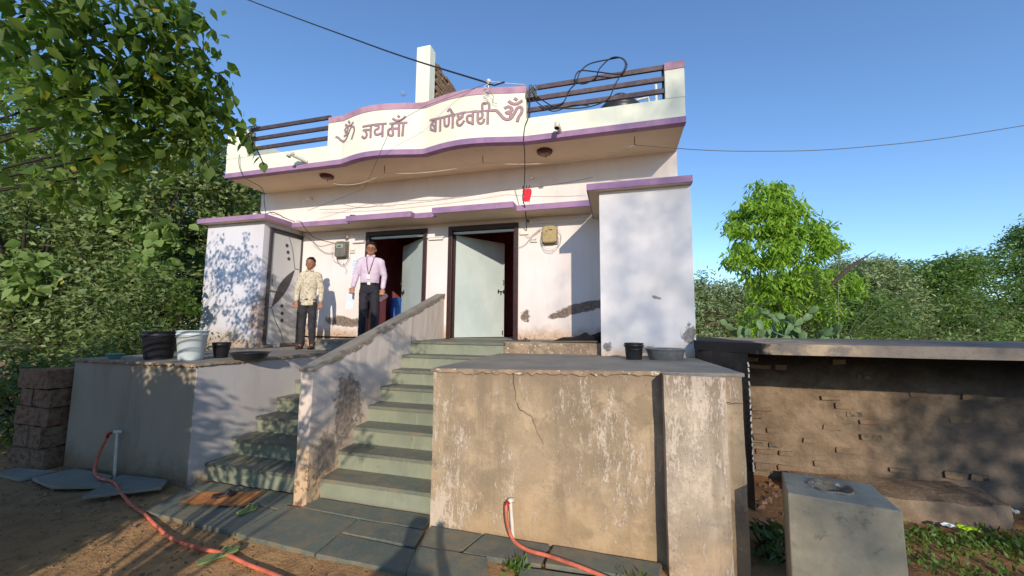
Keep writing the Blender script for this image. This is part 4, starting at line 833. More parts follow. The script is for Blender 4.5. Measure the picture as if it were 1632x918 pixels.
# ------------------------------------------------------------------ shed on the right
sh = thing('brick_shed','low open brick shed with a grey concrete roof slab, right of the plinth','shed',(5.5,-1.6,-1.65))
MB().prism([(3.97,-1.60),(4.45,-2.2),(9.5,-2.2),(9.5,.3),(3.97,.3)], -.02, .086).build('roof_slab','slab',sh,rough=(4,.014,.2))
MB().prism([(3.972,-1.57),(4.34,-2.13),(4.34,-1.93),(3.972,-1.40)],-1.8,-.021).build('front_wall','dark_cement',sh,rough=(4,.012,.2)); MB().box(4.18,4.335,-1.70,.2,-1.8,-.022).build('side_wall','dark_cement',sh)
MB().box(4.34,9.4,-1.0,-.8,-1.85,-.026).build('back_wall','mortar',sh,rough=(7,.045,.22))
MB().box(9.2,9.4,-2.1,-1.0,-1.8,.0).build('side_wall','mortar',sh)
for k in range(18):
    z = -.12-.06*k-random.uniform(0,.03); MB().obox((4.338,-2.135,z),.012,.012,random.uniform(.02,.05),0,0,random.uniform(-.2,.2)).build('plaster_flake','pvc',sh)
bm0 = []
for k in range(4):
    b = bmesh.new(); bmesh.ops.create_cube(b, size=1); bmesh.ops.bevel(b, geom=b.edges[:], offset=.06, segments=1)
    for v in b.verts: v.co += Vector((random.uniform(-.05,.05),0,random.uniform(-.09,.09)))
    me = bpy.data.meshes.new('brick'); b.to_mesh(me); b.free(); me.materials.append(M['brick']); bm0.append(me)
o_ = ORG[sh.name]; nb = 0
for c in range(18):
    for k in range(12):
        x = 4.42 + k*.243 + (.12 if c % 2 else 0) + random.uniform(-.01,.01); z = -.16 - c*.086
        pr = .70 if k < 2 else (.24 if k < 7 else .12)
        if random.random() > pr or x > 7.4: continue
        ob = bpy.data.objects.new('brick', random.choice(bm0)); COL.objects.link(ob); ob.parent = sh
        w = random.uniform(.12,.225) if k > 1 else .22
        ob.location = Vector((x, -1.0+random.uniform(.0,.016) - .008*(k < 2), z)) - o_; ob.scale = (w, .06, random.uniform(.035,.07)); ob.rotation_euler = (random.uniform(-.05,.05), random.uniform(-.05,.05), random.uniform(-.03,.03)); nb += 1
ml = MB(); n_ = 30; vs = []
for i in range(n_):
    u = i/(n_-1); x = 4.95+1.75*u; yc = -1.55+.12*u; w = .20*(1 if u < .93 else .7); z0 = -1.72
    for a,b in ((-w,0),(-w*.97,.17),(-w*.7,.26),(w*.3,.29),(w*1.8,.30),(w*1.8,0)):
        vs.append((x+.02*random.uniform(-1,1)*(b>0), yc+a, z0+b+(.03*mnoise.noise(Vector((x*4,a*9,0))) if b else 0)))
ml.add(vs,[(6*i+k,6*i+(k+1)%6,6*i+6+(k+1)%6,6*i+6+k) for i in range(n_-1) for k in range(6)]+[(0,1,2,3,4,5),tuple(range(6*n_-1,6*n_-7,-1))])
top(ml,'mud_ledge','mortar','long low brown mud ledge at the foot of the brick wall','ledge',smooth=False)
# concrete block with a round hole
cbk = thing('concrete_block','grey concrete block with a round hole in its top, bottom right','concrete block',(4.33,-3.66,-1.6))
q = [(4.045,-3.80),(4.555,-3.90),(4.62,-3.49),(4.15,-3.41)]; hc = (4.345,-3.625); n_ = 40; zt = -.748; vs = []
def ray_quad(a):
    d = Vector((math.cos(a),math.sin(a))); best = 9
    for i in range(4):
        p = Vector(q[i])-Vector(hc); e = Vector(q[(i+1)%4])-Vector(q[i]); den = d.x*e.y-d.y*e.x
        if abs(den) > 1e-9:
            t = (p.x*e.y-p.y*e.x)/den; s_ = (p.x*d.y-p.y*d.x)/den
            if t > 0 and -1e-6 <= s_ <= 1+1e-6: best = min(best,t)
    return Vector(hc)+d*best
ang = sorted([2*math.pi*i/n_ for i in range(n_)]+[math.atan2(p[1]-hc[1],p[0]-hc[0]) % (2*math.pi) for p in q]); N = len(ang)
for r,z in ((None,-1.75),(None,zt),(.118,zt),(.105,zt-.012),(.098,zt-.5)):
    for a in ang:
        if r is None: p = ray_quad(a); k = 1.03 if z < -1 else 1; vs.append((hc[0]+(p.x-hc[0])*k, hc[1]+(p.y-hc[1])*k, z))
        else: vs.append((hc[0]+r*(1+.03*math.sin(3*a))*math.cos(a), hc[1]+r*.9*math.sin(a), z))
fs = [(j*N+i,j*N+(i+1)%N,(j+1)*N+(i+1)%N,(j+1)*N+i) for j in range(4) for i in range(N)] + [tuple(range(4*N,5*N))]
MB().add(vs,fs).build('body','block',cbk,bevel=.008)
vs = []; 
for r,z in ((.124,zt+.001),(.118,zt+.010),(.108,zt+.006),(.104,zt-.02)):
    vs += [(hc[0]+(r+.004*math.sin(5*a))*math.cos(a), hc[1]+(r*.9+.004*math.sin(4*a))*math.sin(a), z+.003*math.sin(7*a)) for a in ang]
MB().add(vs,[(j*N+i,j*N+(i+1)%N,(j+1)*N+(i+1)%N,(j+1)*N+i) for j in range(3) for i in range(N)]).build('hole_rim','edge',cbk,smooth=True)
# rubble, litter
def stones(name, n, box, s0, s1, m, kind='stuff'):
    mb = MB()
    for _ in range(n):
        x = random.uniform(box[0],box[1]); y = random.uniform(box[2],box[3]); s_ = random.uniform(s0,s1)
        z = (ground_h(x,y) if len(box) < 5 else box[4]) + s_*.25
        b = [(-1,-1,-1),(1,-1,-1),(1,1,-1),(-1,1,-1),(-.7,-.7,1),(.7,-.6,1),(.6,.7,1),(-.7,.6,1)]; r = Matrix.Rotation(random.uniform(0,6),3,'Z') @ Matrix.Rotation(random.uniform(-.4,.4),3,'X')
        mb.hexa([Vector((x,y,z)) + r @ Vector((a*s_*random.uniform(.4,.7),c*s_*random.uniform(.35,.6),d*s_*.3)) for a,c,d in b])
    o = mb.build(name, m); o['kind'] = kind; return o
stones('gravel', 900, (-3.6,4.2,-5.6,-3.95), .004, .02, 'stone'); stones('leaf_litter', 500, (-3.8,1.8,-5.2,-3.9), .006, .02, 'chip'); stones('leaf_litter', 90, (-1.3,3.2,-3.95,-3.25), .006, .014, 'chip')
stones('rubble', 60, (-3.2,-.9,-4.1,-3.5), .015, .05, 'stone')
for i,(x,y,s_,lb) in enumerate(((4.55,-1.35,.12,'pale broken stone at the left foot of the brick wall'),(4.75,-1.5,.09,'small reddish stone in the rubble by the shed corner'),(4.42,-1.7,.10,'dark red stone nearest the plinth in the rubble'),(4.62,-1.75,.07,'smallest tan stone in front of the shed corner'))):
    mb = MB(); mb.obox((x,y,-1.6),s_,s_*.8,s_*.5,i,.2,.1); top(mb,'stone','stone',lb,'stone',bevel=.02)
stones('rubble', 70, (4.05,5.0,-2.4,-1.1), .02, .06, 'stone')
def scrap(c, s_, m, name, label, cat='litter', rz=0):
    n_ = 6; vs = []
    for j in range(n_):
        for i in range(n_): vs.append((c[0]+(i/5-.5)*s_*math.cos(rz)-(j/5-.5)*s_*.7*math.sin(rz), c[1]+(i/5-.5)*s_*math.sin(rz)+(j/5-.5)*s_*.7*math.cos(rz), c[2]+.02+.05*s_/.2*mnoise.noise(Vector((i*.9+c[0]*7,j*.9,c[1]*5)))))
    top(MB().add(vs,[(j*n_+i,j*n_+i+1,(j+1)*n_+i+1,(j+1)*n_+i) for j in range(5) for i in range(5)]), name, m, label, cat)
scrap((6.15,-1.86,-1.60),.13,'litter_g','packet','bright yellow green packet lying in the grass','packet')
scrap((6.02,-1.84,-1.60),.10,'litter_w','plastic_scrap','white plastic scrap left of the yellow green packet')
scrap((6.85,-1.35,-1.58),.12,'litter_w','plastic_scrap','white plastic scrap at the right end of the mud ledge',rz=1)
scrap((7.1,-1.55,-1.58),.07,'litter_w','plastic_scrap','small pale scrap farthest right on the soil',rz=2)

# ------------------------------------------------------------------ foliage
def rvec(n):
    v = RNG.normal(size=(n,3)); return v/np.linalg.norm(v,axis=1,keepdims=True)
def clump_pts(ells, per, rsub, nleaf, shell=.55):
    """leaf positions: sub-clumps spread over ellipsoids, leaves gathered round each"""
    out = []; cen = []
    for (cx,cy,cz,rx,ry,rz,w) in ells:
        n = max(1,int(per*w)); d = rvec(n); rad = shell + (1-shell)*RNG.random((n,1))**.5
        c = np.array([cx,cy,cz]) + d*rad*np.array([rx,ry,rz]); cen.append(c)
        m = max(1,int(nleaf)); q = np.repeat(c,m,axis=0) + RNG.normal(size=(n*m,3))*rsub*np.array([1,1,.6]); out.append(q)
    return np.concatenate(out), np.concatenate(cen)
def leaf_mesh(name, P, size, mat, parent=None, aspect=.42, droop=.2, up=0.0, smin=.6, wide=False, kind=None):
    n = len(P); d = rvec(n); d[:,2] = d[:,2]*.6 - droop + up; d /= np.linalg.norm(d,axis=1,keepdims=True)
    s = rvec(n); w = np.cross(d,s); w /= np.linalg.norm(w,axis=1,keepdims=True)+1e-9; nn = np.cross(d,w)
    L = size*(smin+(1.3-smin)*RNG.random((n,1))); a = L*aspect*.5
    if wide:
        V = np.stack([P, P+d*L*.3-w*a+nn*a*.25, P+d*L*.62-w*a*.8+nn*a*.2, P+d*L*1.08, P+d*L*.62+w*a*.8+nn*a*.2, P+d*L*.3+w*a+nn*a*.25],1).reshape(-1,3); k = 6
        i = np.arange(n)[:,None]*6; F = np.concatenate([i+np.array([0,1,2,3]), i+np.array([0,3,4,5])],1).reshape(-1,4)
    else:
        V = np.stack([P, P+d*L*.45-w*a+nn*a*.3, P+d*L, P+d*L*.45+w*a+nn*a*.3],1).reshape(-1,3)
        i = np.arange(n)[:,None]*4; F = (i+np.array([0,1,2,3])).reshape(-1,4)
    if parent is not None: V = V - np.array(ORG[parent.name])
    me = bpy.data.meshes.new(name); me.vertices.add(len(V)); me.vertices.foreach_set('co', V.astype(np.float32).ravel())
    me.loops.add(F.size); me.loops.foreach_set('vertex_index', F.astype(np.int32).ravel())
    me.polygons.add(len(F)); me.polygons.foreach_set('loop_start', np.arange(0,F.size,4,dtype=np.int32)); me.update(calc_edges=True)
    me.materials.append(M[mat]); ob = bpy.data.objects.new(name, me); COL.objects.link(ob)
    if parent is not None: ob.parent = parent
    if kind: ob['kind'] = kind
    return ob
def limbs(base, tips, r0, mat, parent, h=.4, name='trunk', split=True):
    """tapered trunk and a limb to every tip"""
    b = Vector(base); c = sum((Vector(t) for t in tips), Vector())/len(tips); fork = b.lerp(Vector((c.x,c.y,c.z)), h); fork.x = b.x+(c.x-b.x)*h*.6; fork.y = b.y+(c.y-b.y)*h*.6
    MB().tube(smooth_path([b, b.lerp(fork,.5)+Vector((random.uniform(-.05,.05),random.uniform(-.05,.05),0)), fork],5),[r0*(1-.4*i/10) for i in range(11)],10).build(name,mat,parent,smooth=True)
    mb = MB()
    for t in tips:
        t = Vector(t); m_ = fork.lerp(t,.5)+Vector((random.uniform(-.12,.12),random.uniform(-.12,.12),random.uniform(0,.15)))
        P = smooth_path([fork-(fork-b).normalized()*.05,m_,t],5); mb.tube(P,[max(.006,r0*.5*(1-i/len(P))) for i in range(len(P))],6)
    mb.build('branches',mat,parent,smooth=True)
def tree(name, label, base, ells, per, rsub, nleaf, size, mat, bark='bark', r0=.12, group=None, cat='tree', h=.4, shell=.55, **k):
    t = thing(name, label, cat, base, group)
    P, cen = clump_pts(ells, per, rsub, nleaf, shell)
    keep = P[:,2] > -1.62; P = P[keep]
    leaf_mesh('crown', P, size, mat, t, **k)
    tips = [tuple(e[:3]) for e in ells] + [tuple(cen[i]) for i in RNG.choice(len(cen), min(len(cen), 14), replace=False)]
    limbs(base, tips, r0, bark, t, h)
    return t

# near tree hanging in at upper left
nt_ = thing('overhanging_tree','broad leaved tree whose dark branches hang into the upper left sky','tree',(-4.8,-6.9,GZ))
nells = [(-1.15,-5.0,2.52,.42,.35,.30,1.0),(-.85,-4.68,2.66,.36,.34,.28,1.0),(-.60,-4.42,2.80,.26,.26,.22,.7),(-.62,-4.20,2.50,.22,.26,.24,.8),(-.66,-4.0,2.20,.17,.20,.22,.6),(-.92,-4.30,2.22,.30,.28,.26,1.0),
 (-1.2,-4.7,2.08,.36,.3,.26,1.0),(-1.45,-4.95,1.80,.36,.3,.22,.6),(-1.15,-4.35,1.76,.24,.22,.24,.6),(-.92,-4.08,1.86,.16,.18,.20,.35),(-1.40,-4.5,1.48,.18,.18,.20,.3),(-1.6,-5.3,2.6,.5,.4,.4,1.1),
 (-2.9,-4.3,2.75,.7,.6,.6,.5),(-2.5,-4.8,2.9,.7,.6,.6,.5),(-2.6,-4.9,2.2,.6,.5,.5,.4),(-2.3,-5.6,3.3,.8,.7,.5,.6),(-3.1,-5.2,3.2,.7,.7,.5,.5),(-1.8,-5.9,3.2,.6,.5,.35,.4),(-3.0,-3.7,2.3,.45,.4,.35,.45)]
nells += [(-1.7,-4.9,1.5,.3,.3,.28,.6),(-1.5,-4.75,2.2,.3,.3,.3,.8),(-2.0,-5.0,1.9,.35,.3,.4,.8),(-1.9,-5.1,1.2,.3,.25,.3,.5)]
_c = np.array([3.079,-6.603,.247])
_n = []
for e in nells:
    if e[0] > -1.42 and e[1] > -5.1: q = _c + (np.array(e[:3])-_c)*.68; e = (q[0],q[1],q[2],e[3]*.68,e[4]*.68,e[5]*.68,e[6])
    _n.append(e)
nells = _n
P, cen = clump_pts(nells, 26, .085, 13, .2)
leaf_mesh('crown', P, .078, 'leaf_near', nt_, aspect=.55, droop=.75, wide=True)
limbs((-4.8,-6.9,GZ), [e[:3] for e in nells], .045, 'bark_dark', nt_, .35)
# its largest leaves, one by one: tips of the twigs against the sky and the wall
lb_ = bmesh.new(); prof = [(0,0),(.30,.20),(.36,.42),(.24,.68),(.05,.92),(0,1.12)]
L_ = [lb_.verts.new((0,y,-.05*(y-.5)**2)) for x,y in prof]; A_ = [lb_.verts.new((-x,y,.10*x)) for x,y in prof[1:-1]]; B_ = [lb_.verts.new((x,y,.10*x)) for x,y in prof[1:-1]]
for s_ in (A_,B_):
    lb_.faces.new([L_[0],L_[1],s_[0]])
    for i in range(3): lb_.faces.new([L_[i+1],L_[i+2],s_[i+1],s_[i]])
    lb_.faces.new([L_[4],L_[5],s_[3]])
lme = bpy.data.meshes.new('leaf'); lb_.to_mesh(lme); lb_.free(); lme.materials.append(M['leaf_near'])
sprays = [((-.62,-3.92,2.30),(-.42,-3.72,2.02),9),((-.50,-3.80,2.12),(-.38,-3.62,1.86),9),((-.62,-4.05,2.62),(-.52,-3.9,2.48),8),((-.55,-4.35,2.95),(-.40,-4.2,2.86),8),((-.80,-4.1,1.98),(-.66,-3.95,1.72),9),((-1.2,-4.3,1.7),(-1.1,-4.2,1.38),9),((-1.35,-4.4,1.45),(-1.3,-4.35,1.18),8),((-.9,-4.3,2.2),(-.75,-4.15,1.95),9),((-.75,-4.6,2.6),(-.58,-4.45,2.4),9),((-1.0,-4.75,2.4),(-.8,-4.6,2.15),9)]
for a,b,n in sprays:
    a = Vector(_c).lerp(Vector(a),.68); b = Vector(_c).lerp(Vector(b),.68); mid = a.lerp(b,.5)+Vector((0,0,.05)); MB().tube(smooth_path([a,mid,b],4),.004,5).build('twig','bark_dark',nt_,smooth=True)
    for i in range(n):
        t_ = (i+.5)/n; p = a.lerp(b,t_)+Vector((0,0,.05*math.sin(math.pi*t_))); ob = bpy.data.objects.new('leaf', lme); COL.objects.link(ob); ob.parent = nt_
        ob.location = p - ORG[nt_.name]; ob.rotation_euler = (random.uniform(-1.9,-1.0), random.uniform(-.5,.5), random.uniform(0,6.28)); s_ = random.uniform(.075,.11); ob.scale = (s_,s_,s_)

# bushy trees outside the frame that throw the shade
tree('shade_tree','dense bushy tree left of the camera shading the left plinth',(-1.3,-8.3,GZ),[(-1.6,-7.6,.1,.9,.7,1.2,1.7),(-2.6,-7.4,.2,.8,.7,1.1,1.4),(-.75,-7.9,-.1,.75,.6,.95,1.3),(-1.3,-7.8,1.2,.7,.6,.45,.8),(-3.6,-7.0,.3,.8,.7,1.3,1.2),(-.15,-7.7,-.1,.35,.4,.7,.6),(-2.2,-7.2,-.6,1.2,.5,.8,1.6),(-1.2,-7.3,.9,.6,.4,.5,1.0),(-2.4,-7.1,1.1,.8,.4,.5,1.2),(-3.3,-6.6,1.2,.8,.5,.6,1.0),(-1.25,-7.1,.3,.7,.35,.8,1.6),(-.75,-7.1,.1,.5,.3,.8,1.2),(-1.9,-6.9,.4,.7,.35,.9,1.6),(-.25,-7.25,.45,.42,.3,.95,2.2),(-.9,-6.9,-.6,.6,.3,.6,1.4)],110,.12,22,.13,'leaf_left2',r0=.14,shell=.2,droop=.3)
tree('shade_tree','slender tree behind the camera dappling the sloping parapet',(1.3,-8.8,GZ),[(1.15,-6.9,.55,.28,.3,.18,.8),(1.75,-7.3,1.30,.30,.3,.16,.6),(.8,-6.9,1.0,.30,.3,.25,.8),(1.35,-7.6,.80,.2,.2,.2,.4),(.55,-6.9,.25,.35,.3,.35,.9),(2.4,-8.1,.95,.16,.16,.14,.3),(1.0,-7.1,.55,.5,.35,.35,1.8),(.5,-6.8,.5,.4,.3,.4,1.2),(2.05,-6.5,1.95,.25,.3,.16,.6),(2.2,-7.5,1.55,.22,.25,.2,.6),(1.95,-6.9,1.35,.2,.2,.2,.4),(1.35,-7.0,.45,.4,.3,.3,1.4),(1.1,-6.7,.95,.35,.3,.25,1.0)],26,.08,11,.085,'leaf_left2',r0=.05,shell=.2,droop=.3)
tree('shade_tree','tall feathery tree far behind the camera shading the right room',(13,-24.4,-1.6),[(8.5+4.2,-13.5-10.5,5.6+4,1.0,.9,1.7,1.1),(8.9+4.2,-13.6-10.5,7.6+4,1.1,.9,1.6,.9),(9.1+4.2,-13.8-10.5,3.6+4,1.0,.9,1.4,.9),(9.4+4.2,-13.8-10.5,9.0+4,.9,.8,1.1,.5),(9.6+4.2,-15.8-10.5,3.6+4,1.0,.9,1.2,.8)],100,.26,11,.12,'leaf_bush',r0=.06,shell=.1)
tree('shade_tree','broad tree far behind the camera shading the brick shed',(12.3,-13.9,-1.7),[(12.3,-13.3,3.9,1.6,1.2,1.9,1.6),(14.3,-13.3,3.6,1.6,1.2,2.2,1.6),(11.6,-14.3,1.6,1.2,1.0,1.0,.6),(13.2,-14.4,2.0,1.4,1.0,1.4,1.1)],170,.24,13,.15,'leaf_bush',r0=.12,shell=.1)

# thicket on the left
TG = 'trees of the thicket on the left'
tl = [('tall background tree closing the thicket at the far left',(-13,1.5,-1.5),[(-13,.5,2.5,2.2,1.5,2.8,2.0),(-15.5,-1.0,3.0,2.2,1.5,3.0,2.0),(-10.5,3.2,3.6,2.2,1.5,2.4,1.8)],'leaf_left2'),
 ('leafy tree with pale mottled foliage right behind the left room',(-5.6,1.2,-1.5),[(-5.5,.6,2.6,1.1,1.0,1.5,1.3),(-6.4,.9,3.2,1.1,1.0,1.2,1.0),(-5.3,.2,1.0,.8,.8,1.2,.9),(-6.1,.0,.6,.9,.8,1.4,1.0)],'leaf_left'),
 ('tall tree filling the left edge of the picture behind the plinth',(-8.4,-1.6,-1.5),[(-8.3,-1.6,2.0,1.3,1.0,1.9,1.5),(-9.4,-2.0,3.0,1.3,1.0,1.5,1.3),(-7.8,-1.5,4.0,1.0,.8,.8,.8),(-7.6,-1.3,.3,1.1,.9,1.5,1.2),(-9.5,-2.2,.6,1.3,1.0,1.7,1.2)],'leaf_left'),
 ('bushy tree between the left edge and the left room',(-6.7,-1.0,-1.5),[(-6.8,-1.2,2.3,1.0,.8,1.3,1.2),(-7.3,-.6,3.5,1.0,.9,1.0,.9),(-6.0,-.5,3.8,.7,.6,.8,.8),(-6.3,-1.3,.6,.9,.7,1.2,1.1),(-5.9,-1.3,-.4,.8,.6,.8,.8)],'leaf_left'),
 ('dark dense tree deep in the left thicket',(-9.5,1.5,-1.5),[(-9.2,1.6,3.0,1.8,1.4,2.0,1.6),(-11.5,.8,3.4,2.0,1.5,2.2,1.6),(-8.3,2.6,2.2,1.8,1.3,2.2,1.4),(-11,.8,.5,2.2,1.4,2.0,1.4)],'leaf_left2')]
for lb,bs,el,mt_ in tl:
    tree('thicket_tree',lb,bs,el,190,.15,22,.12 if mt_=='leaf_left' else .18,mt_,bark='bark_dark',r0=.13,group=TG,shell=.35,droop=.25)
tree('shrub','dark low shrub at the far left beside the reddish pier',(-5.0,-2.9,-1.5),[(-5.0,-2.9,-.9,.8,.6,.7,1.2),(-6.2,-3.1,-.7,.9,.6,.8,1.2),(-4.6,-2.2,-.5,.6,.6,.6,.9),(-7.4,-3.6,-.4,1.0,.7,1.0,1.1)],70,.13,18,.10,'leaf_left2',r0=.04,cat='shrub',bark='bark_dark',shell=.2)
tree('shrub','shaded shrub behind the black bucket on the left',(-4.9,-1.6,-1.5),[(-4.5,-1.7,-.25,.6,.4,.55,1.0),(-5.3,-1.8,.1,.6,.4,.8,1.2),(-5.0,-1.5,.9,.4,.4,.6,.6)],80,.12,16,.09,'leaf_left2',r0=.03,cat='shrub',bark='bark_dark',shell=.2)
tree('shrub','leafy sprig reaching across the dappled left room wall',(-5.1,-1.5,-1.5),[(-4.62,-1.35,.62,.22,.15,.12,.5),(-4.45,-1.35,.50,.2,.1,.10,.4),(-4.75,-1.4,.9,.2,.15,.2,.4),(-4.85,-1.4,.3,.2,.2,.4,.7)],22,.06,8,.10,'leaf_near',r0=.006,cat='shrub',bark='bark_dark',shell=.1,wide=True,aspect=.6,droop=.4)

tree('climber','pale broad leaved climber hanging on the thicket left of the left room',(-5.7,-1.2,-1.5),[(-5.75,-1.25,1.9,.5,.2,.5,.8),(-5.5,-1.3,1.1,.4,.2,.5,.7),(-6.4,-1.6,2.5,.6,.2,.4,.6),(-7.6,-2.2,1.2,.8,.2,.5,.7)],30,.12,7,.19,'leaf_low',bark='bark_dark',r0=.012,cat='climber',shell=.1,wide=True,aspect=.85,droop=.8)
# right: bright young tree
tree('young_tree','bright green young tree with drooping leaf tufts above the shed',(7.7,6.3,-1.6),
 [(7.25,5.75,4.05,.42,.4,.42,.55),(7.0,5.65,3.35,.75,.6,.55,1.0),(7.75,5.85,3.35,.62,.55,.50,.8),(7.1,5.7,2.55,.85,.6,.55,1.0),(8.15,6.0,2.55,.75,.6,.5,.9),(7.4,5.9,1.75,.95,.7,.6,1.0),(8.5,6.2,1.55,.95,.6,.45,1.0),(9.1,6.4,1.45,.5,.4,.3,.5),(7.2,5.9,.8,.7,.5,.5,.6),(8.6,6.2,.75,.45,.4,.35,.45),(6.9,5.8,.0,.6,.5,.4,.45),(8.5,6.0,3.05,.28,.3,.22,.2),(6.35,5.5,3.05,.25,.3,.2,.15),(7.75,5.8,4.0,.16,.2,.2,.1),(8.95,6.2,2.6,.25,.3,.2,.15),(6.3,5.5,2.2,.25,.3,.25,.18)],
 68,.11,24,.20,'leaf_bright',r0=.045,cat='tree',shell=.5,droop=.9,aspect=.30,h=.3)
# prickly pear
pc = thing('prickly_pear','grey green prickly pear clump below the bright young tree','cactus',(6.6,2.75,-1.6))
pb = bmesh.new(); bmesh.ops.create_uvsphere(pb, u_segments=8, v_segments=6, radius=1)
for v in pb.verts: v.co = Vector((v.co.x*.105*(1+.25*v.co.z), v.co.y*.016, v.co.z*.15+.14))
pme = bpy.data.meshes.new('pad'); pb.to_mesh(pme); pb.free(); pme.materials.append(M['cactus']); pme.polygons.foreach_set('use_smooth',[True]*len(pme.polygons))
pads = []
for k in range(40):
    x = random.uniform(5.5,7.5); y = 2.6+random.uniform(-.3,.5); z = random.uniform(-.75,-.1); e = (random.uniform(-.5,.5),random.uniform(-.5,.5),random.uniform(-1,1))
    pads.append((Vector((x,y,z)),e))
    for j in range(random.randint(2,5)):
        p,e0 = pads[-1]; m_ = Matrix.Rotation(e0[2],3,'Z') @ Matrix.Rotation(e0[1],3,'Y') @ Matrix.Rotation(e0[0],3,'X')
        q = p + m_ @ Vector((random.uniform(-.06,.06),0,.18)); hmax = .72 - .7*abs(x-6.45)
        if q.z > max(-.05,hmax): break
        pads.append((q,(e0[0]+random.uniform(-.5,.5),max(-.9,min(.9,e0[1]+random.uniform(-.7,.7))),e0[2]+random.uniform(-.8,.8))))
for p,e in pads[:200]:
    ob = bpy.data.objects.new('pad', pme); COL.objects.link(ob); ob.parent = pc; ob.location = p-ORG[pc.name]
    ob.rotation_mode = 'XYZ'; ob.rotation_euler = e; s_ = random.uniform(.6,.9); ob.scale = (s_,s_,s_)
# palms
def frond(mb, base, tip, sag, L, n=30, w=.012):
    b = Vector(base); t = Vector(tip); P = [b.lerp(t,i/n)+Vector((0,0,sag*4*(i/n)*(1-i/n))) for i in range(n+1)]
    mb.tube(P,[w*(1-.7*i/n) for i in range(n+1)],5)
    d = (t-b).normalized(); s_ = d.cross(Vector((0,0,1))).normalized()
    for i in range(3,n+1):
        for q in (-1,1):
            l = L*(1-.5*abs(i/n-.45)); a = P[i]; e = a + (s_*q*.75 + d*.55 + Vector((0,0,-.35+random.uniform(-.15,.15)))).normalized()*l; h = d*.012
            mb.add([a-h,a+h,e],[(0,1,2)])
pm = thing('palm','young date palm with arching fronds behind the young tree','palm',(8.2,4.6,-1.6))
MB().tube([(8.2,4.6,-1.65),(8.2,4.6,-.4)],[.16,.13],12).build('trunk','bark',pm)
for tip in ((9.6,4.4,.7),(9.9,4.9,1.1),(9.3,4.3,1.5),(7.6,4.2,1.6),(8.9,4.2,.3),(7.0,4.3,1.1),(8.5,4.9,2.2)):
    mb = MB(); frond(mb,(8.2,4.6,-.4),tip,.28,.42); mb.build('frond','frond',pm)
pm2 = thing('palm','old palm frond drooping brown beside the right room wall','palm',(6.2,4.9,-1.6))
MB().tube([(6.2,4.9,-1.65),(6.2,4.9,-.2)],[.13,.11],12).build('trunk','bark',pm2)
for tip,m_ in (((5.35,4.6,.55),'dry_frond'),((5.2,4.7,.2),'dry_frond'),((5.6,4.5,.9),'frond'),((6.9,4.6,.9),'frond')):
    mb = MB(); frond(mb,(6.2,4.9,-.2),tip,.35,.34); mb.build('frond',m_,pm2)
top(MB().tube(smooth_path([(7.35,2.9,1.12),(7.65,2.93,1.42),(7.95,2.96,1.66),(8.25,3.0,1.86)],6),[.012,.02,.03,.036,.04,.042,.042,.04,.038,.035,.032,.028,.022,.018,.014,.01,.007,.004,.003],8),'palm_spathe','spathe','dark curved palm spathe pointing up right against the sky','palm spathe',smooth=True)
# bushes behind the shed
BG = 'acacia trees behind the shed'
far_trees = [('dark acacia mass at the far right edge',(22,19,-1.6),[(21.5,18.8,2.4,2.6,1.6,2.2,1.4),(24.5,19.2,3.4,2.6,1.6,2.6,1.4),(20.0,18.6,.3,2.6,1.5,1.6,1.2),(24,18,.3,2.6,1.5,2.0,1.2),(23.6,18.6,4.8,1.2,1,1.0,.5)],'leaf_bush'),
 ('feathery acacia left of the dark mass at the right edge',(17.5,17.5,-1.6),[(17.6,17.3,2.0,1.9,1.4,1.7,1.2),(18.8,17.8,.5,2.2,1.4,1.7,1.2),(19.2,17.6,3.0,1.2,1.0,.9,.6)],'leaf_bush'),
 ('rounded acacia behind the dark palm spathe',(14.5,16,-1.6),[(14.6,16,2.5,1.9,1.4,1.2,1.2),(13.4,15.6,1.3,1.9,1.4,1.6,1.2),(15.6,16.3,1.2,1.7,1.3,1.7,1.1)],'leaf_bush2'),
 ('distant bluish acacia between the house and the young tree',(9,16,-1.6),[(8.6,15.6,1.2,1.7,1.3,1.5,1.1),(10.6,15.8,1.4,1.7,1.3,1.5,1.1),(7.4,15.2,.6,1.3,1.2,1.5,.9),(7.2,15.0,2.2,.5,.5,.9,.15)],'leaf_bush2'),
 ('broad acacia behind the prickly pear',(11.8,13,-1.6),[(11.6,12.8,.9,1.7,1.3,1.4,1.1),(13.0,13.2,.4,1.6,1.2,1.4,1.0)],'leaf_bush')]
for lb,bs,el,mt_ in far_trees:
    tree('acacia_tree',lb,bs,el,260,.22,26,.20,mt_,r0=.16,group=BG,shell=.3,aspect=.34,droop=.1,cat='tree')
sh_list = [('low leafy shrub directly behind the right end of the roof slab',(10.1,3.9,-1.6),[(9.9,3.7,-.5,.9,.5,.65,1.0),(11.0,4.1,-.3,.9,.5,.7,1.0)],'leaf_low'),
 ('pale tangled shrub behind the middle of the roof slab',(8.3,3.2,-1.6),[(8.1,3.1,-.55,.8,.45,.55,.9),(9.0,3.4,-.55,.6,.4,.5,.7)],'leaf_low'),
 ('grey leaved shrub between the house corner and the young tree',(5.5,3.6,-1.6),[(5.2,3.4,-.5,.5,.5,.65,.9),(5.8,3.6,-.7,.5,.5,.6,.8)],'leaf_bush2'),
 ('dark twiggy shrub under the palm fronds',(8.9,5.2,-1.6),[(8.9,5.4,-.4,1.1,.5,.8,1.0),(10.2,5.8,-.2,1.0,.5,.9,1.0),(11.8,6.3,.2,1.1,.6,1.2,1.1),(13.2,6.8,.4,1.1,.6,1.3,1.1)],'leaf_left2')]
for lb,bs,el,mt_ in sh_list:
    tree('shrub',lb,bs,el,60,.12,20,.085,mt_,r0=.025,group='shrubs behind the shed',cat='shrub',shell=.2,droop=0,up=.2)
